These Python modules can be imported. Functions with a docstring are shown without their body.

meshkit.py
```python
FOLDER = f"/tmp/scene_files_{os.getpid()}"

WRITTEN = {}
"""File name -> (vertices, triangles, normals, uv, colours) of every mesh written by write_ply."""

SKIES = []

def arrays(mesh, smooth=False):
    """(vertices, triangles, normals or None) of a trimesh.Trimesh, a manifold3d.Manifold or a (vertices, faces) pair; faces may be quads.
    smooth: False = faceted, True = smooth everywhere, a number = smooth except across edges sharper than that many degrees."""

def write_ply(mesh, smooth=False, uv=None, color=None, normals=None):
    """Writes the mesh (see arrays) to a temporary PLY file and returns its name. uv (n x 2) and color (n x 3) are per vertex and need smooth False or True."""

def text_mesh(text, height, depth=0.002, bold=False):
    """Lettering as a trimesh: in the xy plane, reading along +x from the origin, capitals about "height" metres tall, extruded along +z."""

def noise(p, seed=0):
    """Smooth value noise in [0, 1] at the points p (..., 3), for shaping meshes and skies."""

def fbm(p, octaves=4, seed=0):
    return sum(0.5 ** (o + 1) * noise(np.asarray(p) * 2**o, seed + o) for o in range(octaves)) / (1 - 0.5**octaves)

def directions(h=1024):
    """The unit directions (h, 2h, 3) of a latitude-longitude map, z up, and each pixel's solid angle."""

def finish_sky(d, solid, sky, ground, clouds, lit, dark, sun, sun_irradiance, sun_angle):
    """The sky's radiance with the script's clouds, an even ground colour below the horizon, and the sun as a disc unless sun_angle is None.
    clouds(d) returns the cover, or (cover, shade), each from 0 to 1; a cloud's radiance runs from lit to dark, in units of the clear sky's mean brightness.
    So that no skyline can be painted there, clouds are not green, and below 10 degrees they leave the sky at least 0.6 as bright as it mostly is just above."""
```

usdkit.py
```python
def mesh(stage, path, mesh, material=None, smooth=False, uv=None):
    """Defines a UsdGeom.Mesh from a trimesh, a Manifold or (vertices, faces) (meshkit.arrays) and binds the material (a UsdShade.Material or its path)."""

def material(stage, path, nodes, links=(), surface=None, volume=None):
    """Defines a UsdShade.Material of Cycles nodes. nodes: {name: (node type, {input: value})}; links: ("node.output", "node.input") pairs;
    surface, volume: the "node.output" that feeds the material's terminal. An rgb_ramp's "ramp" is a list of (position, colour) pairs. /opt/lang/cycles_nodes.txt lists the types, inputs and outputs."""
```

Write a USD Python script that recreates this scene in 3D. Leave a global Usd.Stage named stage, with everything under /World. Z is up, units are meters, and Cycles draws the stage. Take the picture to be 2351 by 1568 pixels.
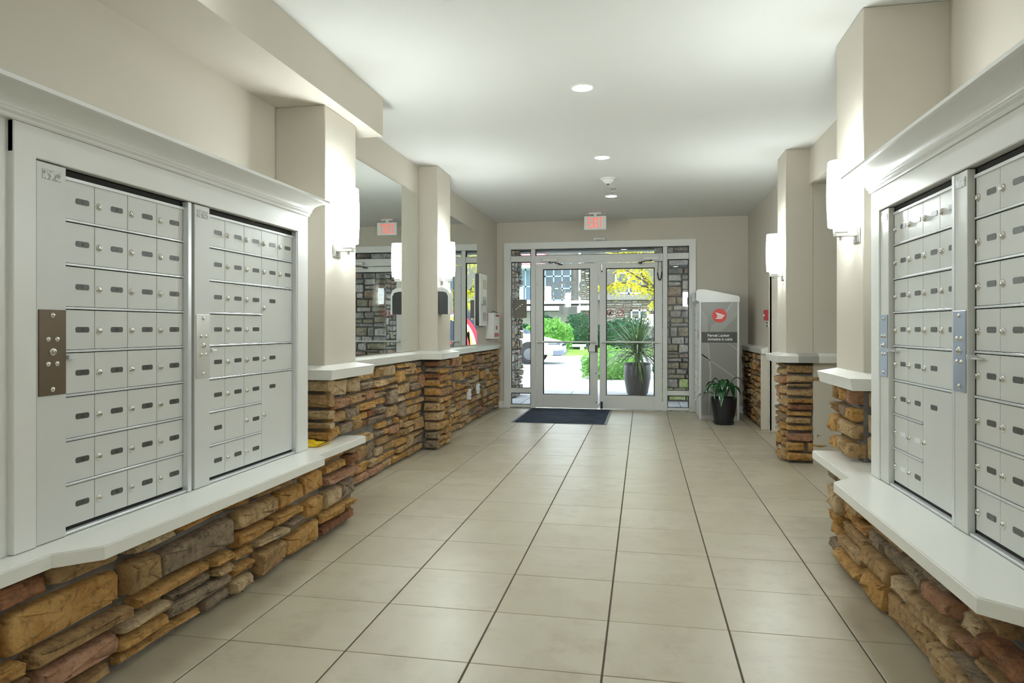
import math
import numpy as np
import trimesh
import usdkit
import meshkit
from pxr import Usd, UsdGeom, UsdLux, UsdShade, Gf, Sdf
from shapely.geometry import Polygon, Point, box as sbox
from shapely.ops import unary_union
from shapely import affinity

stage = Usd.Stage.CreateInMemory()
UsdGeom.SetStageUpAxis(stage, "Z")
UsdGeom.Xform.Define(stage, "/World")
UsdGeom.Scope.Define(stage, "/World/Looks")

# ---------------------------------------------------------------- camera, sky, exposure
AP, FPX = 36.0, 1641.6
cam = UsdGeom.Camera.Define(stage, "/World/camera")
cam.CreateHorizontalApertureAttr(AP)
cam.CreateVerticalApertureAttr(AP * 1568 / 2351)
cam.CreateFocalLengthAttr(AP * FPX / 2351)
cam.CreateHorizontalApertureOffsetAttr(AP * 29.9 / 2351)
cam.CreateVerticalApertureOffsetAttr(-AP * 30.5 / 2351)
cam.CreateClippingRangeAttr(Gf.Vec2f(0.05, 500))
cam.AddTranslateOp().Set(Gf.Vec3d(0, 0, 1.165))
cam.AddRotateXYZOp().Set(Gf.Vec3f(90, 0, 11.369))
cam.CreateExposureAttr(0.0)
SKY = UsdLux.DomeLight.Define(stage, "/World/sky")
SKY.CreateColorAttr(Gf.Vec3f(0.86, 0.95, 1.0))
SKY.CreateIntensityAttr(1.7)
LAMP = (0.92, 1.0, 0.985)          # colour of the indoor lamps
DOWN, SHADE = 84.0, 84.0          # radiance of downlight lenses and of sconce glass

# ---------------------------------------------------------------- helpers
LOC, NAMES = {}, {}


def path_for(name, parent):
    base = (parent or "/World") + "/" + name
    k = NAMES.get(base, 0)
    NAMES[base] = k + 1
    return base if k == 0 else f"{base}_{k:03d}"


def tag(prim, label=None, cat=None, group=None, kind=None):
    for k, v in (("label", label), ("category", cat), ("group", group), ("kind", kind)):
        if v:
            prim.SetCustomDataByKey(k, v)


def thing(name, label=None, cat=None, loc=(0, 0, 0), group=None, kind=None):
    p = path_for(name, None)
    x = UsdGeom.Xform.Define(stage, p)
    x.AddTranslateOp().Set(Gf.Vec3d(*map(float, loc)))
    LOC[p] = np.array(loc, float)
    tag(x.GetPrim(), label, cat, group, kind)
    return p


def obj(name, mesh, mat, parent=None, smooth=False, label=None, cat=None, group=None, kind=None):
    """One mesh given in world coordinates, stored relative to its parent thing."""
    p = path_for(name, parent)
    if isinstance(mesh, list):
        mesh = trimesh.util.concatenate(mesh)
    off = LOC.get(parent, np.zeros(3))
    LOC[p] = off
    m = trimesh.Trimesh(np.asarray(mesh.vertices) - off, mesh.faces, process=False)
    g = usdkit.mesh(stage, p, m, "/World/Looks/" + mat, smooth=smooth)
    tag(g.GetPrim(), label, cat, group, kind)
    return p


def hull(pts):
    return trimesh.convex.convex_hull(np.asarray(pts, float))


def bx(x0, x1, y0, y1, z0, z1, c=0.0):
    x0, x1 = min(x0, x1), max(x0, x1)
    y0, y1 = min(y0, y1), max(y0, y1)
    z0, z1 = min(z0, z1), max(z0, z1)
    if c <= 0:
        m = trimesh.creation.box((x1 - x0, y1 - y0, z1 - z0))
        m.apply_translation(((x0 + x1) / 2, (y0 + y1) / 2, (z0 + z1) / 2))
        return m
    c = min(c, 0.45 * min(x1 - x0, y1 - y0, z1 - z0))
    P = []
    for sx in (0, 1):
        for sy in (0, 1):
            for sz in (0, 1):
                X, Y, Z = (x0, x1)[sx], (y0, y1)[sy], (z0, z1)[sz]
                a, b, d = (c, -c)[sx], (c, -c)[sy], (c, -c)[sz]
                P += [(X, Y + b, Z + d), (X + a, Y, Z + d), (X + a, Y + b, Z)]
    return hull(P)


def mapped(mesh, M, t=(0, 0, 0)):
    """mesh with x' = M x + t; keeps the faces outward."""
    M = np.asarray(M, float)
    v = np.asarray(mesh.vertices) @ M.T + np.asarray(t, float)
    f = np.asarray(mesh.faces)
    if np.linalg.det(M) < 0:
        f = f[:, ::-1]
    return trimesh.Trimesh(v, f, process=False)


TO_LEFT = [[0, 0, 1], [1, 0, 0], [0, 1, 0]]      # a sheet drawn in xy, put on a wall that faces +x
TO_RIGHT = [[0, 0, -1], [-1, 0, 0], [0, 1, 0]]   # on a wall that faces -x
TO_FRONT = [[1, 0, 0], [0, 0, -1], [0, 1, 0]]    # on a wall that faces -y (the camera)
TO_BACK = [[-1, 0, 0], [0, 0, 1], [0, 1, 0]]     # on a wall that faces +y


def ext(poly, h):
    polys = getattr(poly, "geoms", [poly])
    return trimesh.util.concatenate([trimesh.creation.extrude_polygon(g, h, engine="earcut") for g in polys])


def lathe(profile, n=24, axis="z"):
    """(radius, height) rows turned about z."""
    m = trimesh.creation.revolve(np.array(profile, float), sections=n)
    if m.volume < 0:
        m.invert()
    if axis == "x":
        m = mapped(m, TO_LEFT)
    elif axis == "-x":
        m = mapped(m, TO_RIGHT)
    elif axis == "-y":
        m = mapped(m, TO_FRONT)
    elif axis == "y":
        m = mapped(m, TO_BACK)
    return m


def at(m, x, y, z):
    m = m.copy()
    m.apply_translation((x, y, z))
    return m


def tube(pts, r, n=8, caps=True):
    p = np.asarray(pts, float)
    r = np.broadcast_to(np.asarray(r, float), (len(p),))
    t = np.gradient(p, axis=0)
    t /= np.linalg.norm(t, axis=1, keepdims=True) + 1e-12
    ref = np.array([0, 0, 1.0]) if abs(t[:, 2]).mean() < 0.8 else np.array([1.0, 0, 0])
    a = np.cross(t, ref)
    a /= np.linalg.norm(a, axis=1, keepdims=True) + 1e-12
    b = np.cross(t, a)
    ang = np.arange(n) * 2 * np.pi / n
    v = p[:, None] + r[:, None, None] * (np.cos(ang)[None, :, None] * a[:, None] + np.sin(ang)[None, :, None] * b[:, None])
    v = v.reshape(-1, 3)
    f = []
    for i in range(len(p) - 1):
        for j in range(n):
            k = (j + 1) % n
            f += [(i * n + j, i * n + k, (i + 1) * n + k), (i * n + j, (i + 1) * n + k, (i + 1) * n + j)]
    if caps:
        v = np.vstack([v, p[0], p[-1]])
        e = len(v)
        for j in range(n):
            k = (j + 1) % n
            f += [(e - 2, k, j), (e - 1, (len(p) - 1) * n + j, (len(p) - 1) * n + k)]
    m = trimesh.Trimesh(v, f, process=False)
    if m.volume < 0:
        m.invert()
    return m


# ---------------------------------------------------------------- materials
def mat(name, color, rough=0.5, metal=0.0, spec=0.5, color2=None, nscale=6.0, detail=4.0, ramp=(0.35, 0.65), stretch=None,
        bump=0.0, bscale=60.0, bdist=0.004, speck=None, sscale=40.0, trans=0.0, emis=None, estr=0.0, coat=0.0):
    n = {"p": ("principled_bsdf", {"base_color": color, "roughness": rough, "metallic": metal, "specular_ior_level": spec, "transmission_weight": trans, "coat_weight": coat})}
    if emis is not None:
        n["p"][1]["emission_color"] = emis
        n["p"][1]["emission_strength"] = estr
    l = []
    if color2 is not None or bump or speck is not None:
        n["g"] = ("geometry", {})
        src = "g.position"
        if stretch is not None:
            n["mp"] = ("mapping", {"scale": stretch})
            l.append(("g.position", "mp.vector"))
            src = "mp.vector"
    if color2 is not None:
        n["n"] = ("noise_texture", {"scale": nscale, "detail": detail, "roughness": 0.6, "distortion": 0.4})
        n["r"] = ("rgb_ramp", {"ramp": [(ramp[0], color), (ramp[1], color2)]})
        l += [(src, "n.vector"), ("n.fac", "r.fac")]
        out = "r.color"
        if speck is not None:
            n["n2"] = ("noise_texture", {"scale": sscale, "detail": 5.0, "roughness": 0.7})
            n["r2"] = ("rgb_ramp", {"ramp": [(0.5, (0, 0, 0)), (0.66, (1, 1, 1))]})
            n["mx"] = ("mix", {"color2": speck, "fac": 0.0})
            l += [("g.position", "n2.vector"), ("n2.fac", "r2.fac"), ("r2.color", "mx.fac"), ("r.color", "mx.color1")]
            out = "mx.color"
        l.append((out, "p.base_color"))
    if bump:
        n["nb"] = ("noise_texture", {"scale": bscale, "detail": 5.0, "roughness": 0.65})
        n["b"] = ("bump", {"strength": bump, "distance": bdist})
        l += [(src, "nb.vector"), ("nb.fac", "b.height"), ("b.normal", "p.normal")]
    usdkit.material(stage, "/World/Looks/" + name, n, l, surface="p.BSDF")


def emit(name, color, strength):
    usdkit.material(stage, "/World/Looks/" + name, {"e": ("emission", {"color": color, "strength": strength})}, [], surface="e.emission")


def leafmat(name, c1, c2, rough=0.45, tl=0.35, nscale=3.0):
    usdkit.material(stage, "/World/Looks/" + name, {
        "g": ("geometry", {}), "n": ("noise_texture", {"scale": nscale, "detail": 3.0}), "r": ("rgb_ramp", {"ramp": [(0.35, c1), (0.65, c2)]}),
        "p": ("principled_bsdf", {"roughness": rough}), "t": ("translucent_bsdf", {}), "m": ("mix_closure", {"fac": tl})},
        [("g.position", "n.vector"), ("n.fac", "r.fac"), ("r.color", "p.base_color"), ("r.color", "t.color"), ("p.BSDF", "m.closure1"), ("t.BSDF", "m.closure2")], surface="m.closure")


mat("wall_paint", (0.60, 0.555, 0.475), 0.75, bump=0.05, bscale=250, bdist=0.001)
mat("ceiling_paint", (0.70, 0.70, 0.675), 0.85)
mat("white_enamel", (0.78, 0.78, 0.755), 0.32)
mat("ledge_white", (0.80, 0.795, 0.75), 0.28)
mat("aluminium_frame", (0.72, 0.725, 0.70), 0.38)
mat("mailbox_metal", (0.66, 0.665, 0.64), 0.36)
mat("mailbox_rail", (0.72, 0.74, 0.76), 0.3, metal=0.35)
mat("slot_shade_black", (0.012, 0.011, 0.01), 0.8)  # shade of the mailbox slot put into the colour
mat("plate_dark", (0.075, 0.077, 0.07), 0.35)
mat("digit_black", (0.012, 0.012, 0.012), 0.5)
mat("plate_white", (0.85, 0.87, 0.9), 0.3)
mat("chrome", (0.72, 0.71, 0.68), 0.16, metal=1.0)
mat("lock_hole", (0.06, 0.055, 0.05), 0.4, metal=0.6)
mat("bronze_plate", (0.125, 0.088, 0.052), 0.42, metal=0.35)
mat("silver_plate", (0.74, 0.74, 0.70), 0.3, metal=0.55)
mat("steel_plate", (0.42, 0.47, 0.56), 0.3, metal=0.75)
mat("badge_metal", (0.42, 0.42, 0.40), 0.35, metal=0.6, color2=(0.16, 0.16, 0.15), nscale=90, ramp=(0.45, 0.58))
mat("nickel", (0.60, 0.59, 0.56), 0.3, metal=0.9)
mat("grout", (0.085, 0.062, 0.042), 0.9)
for i, (a, b) in enumerate((((0.47, 0.42, 0.31), (0.43, 0.38, 0.275)), ((0.46, 0.41, 0.30), (0.49, 0.445, 0.34)), ((0.49, 0.44, 0.335), (0.445, 0.395, 0.29)), ((0.465, 0.412, 0.305), (0.43, 0.378, 0.275)))):
    mat(f"tile_cream_{i}", a, 0.36, spec=0.5, color2=b, nscale=2.2 + 0.3 * i, detail=6, ramp=(0.38, 0.66), stretch=(1.0, 2.6, 1.0) if i % 2 else (2.2, 1.0, 1.0),
        speck=(0.405, 0.35, 0.255), sscale=3.1 + i)
mat("rear_floor_cream", (0.46, 0.41, 0.31), 0.5)
STONES = []
for nm, a, b, s in (("stone_ochre", (0.56, 0.34, 0.125), (0.44, 0.235, 0.07), (0.25, 0.14, 0.05)), ("stone_buff", (0.55, 0.39, 0.215), (0.42, 0.27, 0.125), (0.22, 0.145, 0.075)),
                    ("stone_tan", (0.47, 0.30, 0.135), (0.33, 0.205, 0.095), (0.17, 0.11, 0.06)), ("stone_greybrown", (0.36, 0.275, 0.185), (0.25, 0.185, 0.125), (0.11, 0.085, 0.06)),
                    ("stone_rust", (0.36, 0.165, 0.075), (0.22, 0.10, 0.055), (0.11, 0.06, 0.04)), ("stone_rose", (0.47, 0.27, 0.17), (0.38, 0.20, 0.11), (0.24, 0.13, 0.08)),
                    ("stone_sand", (0.58, 0.45, 0.28), (0.47, 0.34, 0.19), (0.3, 0.21, 0.115))):
    mat(nm, a, 0.85, spec=0.25, color2=b, nscale=11, detail=6, ramp=(0.36, 0.62), speck=s, sscale=34, bump=0.75, bscale=55, bdist=0.012)
    STONES.append(nm)
STONE_W = np.array([0.27, 0.2, 0.17, 0.13, 0.05, 0.06, 0.12])
OUT_STONES = []
for nm, a, b, s in (("outdoor_stone_grey", (0.24, 0.225, 0.20), (0.15, 0.14, 0.125), (0.07, 0.065, 0.06)), ("outdoor_stone_olive", (0.235, 0.205, 0.14), (0.15, 0.13, 0.09), (0.07, 0.06, 0.045)),
                    ("outdoor_stone_brown", (0.26, 0.185, 0.135), (0.17, 0.12, 0.09), (0.08, 0.06, 0.045)), ("outdoor_stone_pale", (0.38, 0.35, 0.31), (0.25, 0.23, 0.2), (0.12, 0.11, 0.1))):
    mat(nm, a, 0.85, spec=0.25, color2=b, nscale=9, detail=6, ramp=(0.36, 0.62), speck=s, sscale=30, bump=0.7, bscale=50, bdist=0.012)
    OUT_STONES.append(nm)
mat("stone_mossy", (0.16, 0.24, 0.035), 0.9, color2=(0.26, 0.29, 0.13), nscale=12, ramp=(0.4, 0.6), bump=0.6, bscale=60, bdist=0.01)
mat("mortar", (0.24, 0.225, 0.21), 0.95, color2=(0.15, 0.14, 0.13), nscale=5, bump=0.6, bscale=80, bdist=0.006)
mat("mortar_outdoor", (0.075, 0.072, 0.075), 0.95)
mat("mirror_glass", (0.86, 0.90, 0.885), 0.0, metal=1.0)
mat("mirror_edge", (0.35, 0.39, 0.37), 0.3, metal=0.5)
usdkit.material(stage, "/World/Looks/pane_glass", {"f": ("fresnel", {"IOR": 1.5}), "t": ("transparent_bsdf", {"color": (0.95, 0.97, 0.965)}), "s": ("glossy_bsdf", {"color": (1, 1, 1), "roughness": 0.0}), "m": ("mix_closure", {})},
                [("f.fac", "m.fac"), ("t.BSDF", "m.closure1"), ("s.BSDF", "m.closure2")], surface="m.closure")
mat("gasket_black", (0.012, 0.012, 0.013), 0.6)
mat("black_plastic", (0.018, 0.018, 0.018), 0.4)
mat("white_plastic", (0.80, 0.80, 0.775), 0.35)
mat("red_plastic", (0.42, 0.022, 0.03), 0.4)
mat("grey_panel", (0.30, 0.30, 0.30), 0.4)
mat("window_grey", (0.42, 0.43, 0.41), 0.25)
emit("downlight_lens", LAMP, DOWN)
emit("sconce_glass", LAMP, SHADE)
emit("exit_red", (1.0, 0.20, 0.15), 1.15)
mat("carpet_navy", (0.022, 0.035, 0.06), 0.95, spec=0.2, color2=(0.05, 0.07, 0.105), nscale=5, bump=0.8, bscale=420, bdist=0.004)
mat("mat_rubber", (0.16, 0.17, 0.18), 0.6)
mat("locker_white", (0.72, 0.72, 0.695), 0.3)
mat("locker_grey", (0.235, 0.235, 0.215), 0.33)
mat("locker_grey_light", (0.30, 0.30, 0.275), 0.33)
mat("locker_line", (0.38, 0.375, 0.345), 0.35)
mat("locker_band", (0.055, 0.056, 0.054), 0.4)
mat("emblem_red", (0.68, 0.035, 0.025), 0.4)
mat("print_white", (0.86, 0.85, 0.82), 0.4)
leafmat("frosted_vinyl", (0.80, 0.81, 0.80), (0.80, 0.81, 0.80), rough=0.6, tl=0.6)
leafmat("pale_mark_thin", (0.70, 0.72, 0.70), (0.70, 0.72, 0.70), rough=0.6, tl=0.55)
mat("kraft_paper", (0.20, 0.185, 0.155), 0.6)
mat("sticker_red", (0.50, 0.025, 0.045), 0.5)
mat("bag_yellow", (0.78, 0.52, 0.015), 0.35)
mat("pot_black", (0.012, 0.013, 0.016), 0.22)
mat("soil", (0.05, 0.035, 0.022), 0.95)
leafmat("leaf_dark", (0.008, 0.05, 0.012), (0.02, 0.11, 0.03), rough=0.18, tl=0.12, nscale=14)
leafmat("yucca_leaf", (0.06, 0.15, 0.05), (0.20, 0.33, 0.13), rough=0.3, tl=0.25, nscale=5)
leafmat("bush_light", (0.10, 0.30, 0.045), (0.24, 0.50, 0.10), nscale=4)
leafmat("bush_dark", (0.012, 0.075, 0.03), (0.03, 0.14, 0.06), nscale=2)
leafmat("tree_yellow", (0.42, 0.42, 0.02), (0.75, 0.68, 0.05), tl=0.45, nscale=2)
mat("bark", (0.05, 0.042, 0.035), 0.9)
mat("asphalt", (0.42, 0.43, 0.44), 0.9, color2=(0.27, 0.29, 0.32), nscale=0.22, ramp=(0.4, 0.6), stretch=(0.5, 1.6, 1), bump=0.3, bscale=30, bdist=0.01)
mat("paver", (0.30, 0.31, 0.34), 0.8, color2=(0.22, 0.23, 0.26), nscale=3)
mat("lawn", (0.16, 0.40, 0.03), 0.9, color2=(0.28, 0.52, 0.05), nscale=1.2, bump=1.0, bscale=40, bdist=0.05)
mat("portico_dark", (0.035, 0.037, 0.037), 0.6)
mat("glazed_pot", (0.028, 0.026, 0.028), 0.35, color2=(0.045, 0.04, 0.04), nscale=9)
mat("pot_motif_blue", (0.10, 0.16, 0.27), 0.5)
mat("car_white", (0.80, 0.82, 0.84), 0.2, coat=0.6)
mat("car_grey", (0.16, 0.19, 0.24), 0.45)
mat("car_glass", (0.06, 0.09, 0.13), 0.08)
mat("tyre", (0.02, 0.02, 0.022), 0.7)
mat("rim", (0.12, 0.13, 0.14), 0.4, metal=0.5)
mat("van_navy", (0.008, 0.016, 0.045), 0.35)
mat("van_red", (0.55, 0.02, 0.05), 0.4)
mat("van_yellow", (0.80, 0.62, 0.10), 0.4)
mat("taupe_wall", (0.16, 0.145, 0.13), 0.8)
mat("taupe_light", (0.22, 0.21, 0.20), 0.8)
mat("far_white", (0.72, 0.74, 0.76), 0.5)
mat("far_frame", (0.28, 0.40, 0.52), 0.4)
mat("far_glass", (0.03, 0.055, 0.085), 0.12, color2=(0.06, 0.09, 0.12), nscale=0.6)
mat("far_glass_teal", (0.06, 0.12, 0.18), 0.12, color2=(0.10, 0.17, 0.23), nscale=0.5)
mat("fascia_pink", (0.68, 0.23, 0.28), 0.6)
mat("concrete_step", (0.30, 0.34, 0.40), 0.8)
mat("curb_dark", (0.05, 0.05, 0.055), 0.8)
mat("sign_white", (0.85, 0.86, 0.88), 0.5)
mat("coil_black", (0.015, 0.015, 0.015), 0.5)
mat("door_tan", (0.34, 0.29, 0.215), 0.6)
mat("socket_white", (0.82, 0.83, 0.86), 0.35)

# ---------------------------------------------------------------- levels of the room
CEIL, XL, XR, YE, YB = 2.71, -2.10, 1.415, 10.29, -3.2
LEDGE, CAP = 0.505, 0.95


# ---------------------------------------------------------------- stonework
def stone_mesh(rng, w, h, d, n=14):
    """An irregular split-face block in local (u, v, depth), its back at depth -0.012."""
    t = (np.arange(n) + rng.uniform(-0.22, 0.22, n)) * 2 * np.pi / n + 0.11
    p = rng.uniform(7.0, 16.0)
    cu = np.sign(np.cos(t)) * np.abs(np.cos(t)) ** (2 / p)
    cv = np.sign(np.sin(t)) * np.abs(np.sin(t)) ** (2 / p)
    wob = 1 - rng.uniform(0.0, 0.15, n)
    tilt = rng.normal(0, 0.09)
    u, v = cu * w / 2 * (0.5 + 0.5 * wob), cv * h / 2 * wob
    v = v * (1 + tilt * cu)
    e = min(0.008, 0.13 * h)
    lean = rng.normal(0, 0.12, 2)

    def ring(inset, depth, jit):
        su, sv = 1 - inset / (w / 2), 1 - inset / (h / 2)
        z = depth * (1 + lean[0] * cu * 0.5 + lean[1] * cv * 0.6) + rng.normal(0, jit, n)
        return np.stack([u * su, v * sv, z], 1)

    R = [ring(0.0, 0, 0), ring(-0.001, d * 0.55, 0.0015), ring(e * 0.45, d * 0.88, 0.003), ring(e * 1.25, d, 0.0035)]
    R[0][:, 2] = -0.012
    inner = np.stack([u * 0.55, v * 0.5, d * (1.01 + lean[0] * cu * 0.25 + lean[1] * cv * 0.3) + rng.normal(0, 0.004, n)], 1)
    R.append(inner)
    V = np.vstack(R + [[[0, 0, d * 1.015]], [[0, 0, -0.012]]])
    F = []
    for k in range(len(R) - 1):
        for j in range(n):
            a, b = k * n + j, k * n + (j + 1) % n
            F += [(a, b, b + n), (a, b + n, a + n)]
    c = len(R) * n
    for j in range(n):
        k = (j + 1) % n
        F += [((len(R) - 1) * n + j, (len(R) - 1) * n + k, c), (k, j, c + 1)]
    return trimesh.Trimesh(V, F, process=False)


def pack(L, H, rng, wr, hr):
    """Skyline packing of irregular courses: (u0, u1, v0, v1) rows that fill L x H."""
    sky, out = [[0.0, L, 0.0]], []
    hs = np.array(hr)
    while True:
        low = [s for s in sky if s[2] < H - 1e-4]
        if not low:
            return out
        s = min(low, key=lambda q: (q[2], q[0]))
        i = sky.index(s)
        u0, u1, v = s
        seg = u1 - u0
        h = rng.choice(hs)
        h *= rng.uniform(0.9, 1.12)
        w = rng.uniform(*wr) * (0.75 if h > 0.1 else 1.0)
        nb = [sky[j][2] - v for j in (i - 1, i + 1) if 0 <= j < len(sky) and sky[j][2] > v + 0.03]
        if nb and rng.random() < 0.55:
            h = nb[0] if nb[0] < max(hr) * 1.3 else h
        if v + h > H - min(hr) * 0.75:
            h = H - v
        if h > max(hr) * 1.6:
            h = h / 2
        if seg - w < wr[0] * 0.75:
            w = seg
        if w > wr[1] * 1.5:
            w = w / 2
        out.append((u0, u0 + w, v, v + h))
        new = [[u0, u0 + w, v + h]]
        if w < seg - 1e-6:
            new.append([u0 + w, u1, v])
        sky[i:i + 1] = new
        j = 0
        while j < len(sky) - 1:
            if abs(sky[j][2] - sky[j + 1][2]) < 1e-6:
                sky[j][1] = sky[j + 1][1]
                sky.pop(j + 1)
            else:
                j += 1


def lay_stones(parent, seed, M, origin, L, H, wr=(0.14, 0.36), hr=(0.055, 0.07, 0.08, 0.095, 0.13), d=(0.045, 0.085), gap=(0.008, 0.02), mats=None, weights=None, batter=0.0, n=14, moss=0.0):
    """Stones over a rectangle L x H; M maps local (u, v, depth) to the world, origin is the lower corner on the mortar face."""
    rng = np.random.default_rng(seed)
    mats, weights = mats or STONES, weights if weights is not None else STONE_W
    for (u0, u1, v0, v1) in pack(L, H, rng, wr, hr):
        gu, gv = rng.uniform(*gap), rng.uniform(*gap)
        w, h = u1 - u0 - gu, v1 - v0 - gv
        if w < 0.025 or h < 0.018:
            continue
        dep = rng.uniform(*d) + batter * ((v0 + v1) / 2 / H)
        m = stone_mesh(rng, w, h, dep, n)
        m.apply_translation(((u0 + u1) / 2 + rng.uniform(-.2, .2) * gu, (v0 + v1) / 2 + rng.uniform(-.2, .2) * gv, 0))
        k = rng.choice(len(mats), p=weights / np.sum(weights))
        name = "stone_mossy" if moss and v1 < moss and rng.random() < 0.8 else mats[k]
        obj("stone", mapped(m, M, origin), name, parent, smooth=50)


U_Y_LEFT = TO_LEFT                                 # wall face looks +x, u runs along +y
U_Y_RIGHT = [[0, 0, -1], [1, 0, 0], [0, 1, 0]]     # wall face looks -x, u runs along +y
U_X_FRONT = TO_FRONT                               # wall face looks -y, u runs along +x


def fixm(M):
    return M


# ================================================================ THE SETTING
# floor: grout bed and single tiles
fl = thing("floor", "cream ceramic tile floor with dark grout lines", kind="structure")
obj("grout", bx(-2.6, 3.6, YB, YE + 0.25, -0.12, -0.0035), "grout", fl)
TX, TY, GX, GY, X0, Y0 = 0.46, 0.4554, 0.0065, 0.0035, -1.514, 2.876
rng = np.random.default_rng(5)
for j in range(-6, 17):
    for i in range(-2, 8):
        x0, x1 = X0 + i * TX + GX / 2, X0 + (i + 1) * TX - GX / 2
        y0, y1 = Y0 + j * TY + GY / 2, Y0 + (j + 1) * TY - GY / 2
        y1 = min(y1, YE + 0.02)
        if x0 > 1.5 and not (3.9 < y0 < 6.6):
            continue
        if y1 - y0 < 0.03:
            continue
        obj("tile", bx(x0, x1, y0, y1, -0.012, rng.uniform(-0.0004, 0.0004), 0.0016), f"tile_cream_{rng.integers(4)}", fl)
obj("unseen_rear_floor", bx(-2.5, 1.5, YB, Y0 - 6 * TY - 0.003, -0.012, 0), "rear_floor_cream", fl)  # unseen floor behind the viewpoint, plain colour to bounce light like the tiles

ce = thing("ceiling", "smooth white painted ceiling", kind="structure")
obj("ceiling_board", bx(-2.3, 3.6, YB, YE + 0.2, CEIL, CEIL + 0.12), "ceiling_paint", ce)
obj("bulkhead", bx(XL - 0.1, -1.71, YB, 4.55, 2.45, CEIL + 0.01), "wall_paint", ce, label="dropped beige bulkhead over the left mailboxes")
wl = thing("wall_left", "beige painted left wall", kind="structure")
obj("plaster", bx(XL - 0.15, XL, YB, YE + 0.2, 0, CEIL), "wall_paint", wl)
wr_ = thing("wall_right", "beige painted right wall with side openings", kind="structure")
obj("plaster", bx(XR, XR + 0.15, YB, 4.2, 0, CEIL), "wall_paint", wr_)
obj("opening_header", bx(XR - 0.01, XR + 0.16, 4.2, 6.56, 2.40, CEIL), "wall_paint", wr_)
obj("plaster", bx(XR, XR + 0.15, 6.7, 7.25, 0, CEIL), "wall_paint", wr_)
obj("plaster", bx(XR, XR + 0.15, 7.25, 8.56, 2.03, CEIL), "wall_paint", wr_)
obj("plaster", bx(XR, XR + 0.15, 8.56, YE + 0.2, 0, CEIL), "wall_paint", wr_)
wh = thing("wall_side_hall", "beige walls of the side hallway on the right", kind="structure")
obj("plaster", bx(XR + 0.02, 3.5, 6.546, 6.7, 0, CEIL), "wall_paint", wh)
obj("plaster", bx(XR + 0.1, 3.5, 4.06, 4.2, 0, CEIL), "wall_paint", wh)
obj("plaster", bx(3.5, 3.6, 4.0, 6.7, 0, CEIL), "wall_paint", wh)
wb = thing("wall_rear", "beige wall behind the viewpoint", kind="structure")
obj("plaster", bx(-2.3, 3.6, YB - 0.1, YB, 0, CEIL), "wall_paint", wb)
wf = thing("wall_far", "beige entrance wall around the glazed doors", kind="structure")
DX0, DX1, DZ = -1.994, 0.725, 2.41
obj("plaster", bx(XL - 0.1, DX0 + 0.06, YE, YE + 0.16, 0, CEIL), "wall_paint", wf)
obj("plaster", bx(DX1 - 0.06, XR + 0.1, YE, YE + 0.16, 0, CEIL), "wall_paint", wf)
obj("plaster", bx(DX0 + 0.06, DX1 - 0.06, YE, YE + 0.16, DZ - 0.06, CEIL), "wall_paint", wf)
obj("baseboard_left", bx(XL + 0.02, DX0, YE - 0.014, YE, 0, 0.10, 0.003), "white_enamel", None, kind="structure", label="short white baseboard left of the doors")
obj("baseboard_right", bx(DX1, XR, YE - 0.014, YE, 0, 0.10, 0.003), "white_enamel", None, kind="structure", label="white baseboard right of the doors")
t = thing("trim_1", "wide white casing around the entrance", kind="structure")
obj("casing_jamb", bx(DX0, -1.897, YE - 0.022, YE + 0.10, 0, DZ, 0.004), "white_enamel", t)
obj("casing_jamb", bx(0.633, DX1, YE - 0.022, YE + 0.10, 0, DZ, 0.004), "white_enamel", t)
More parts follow.
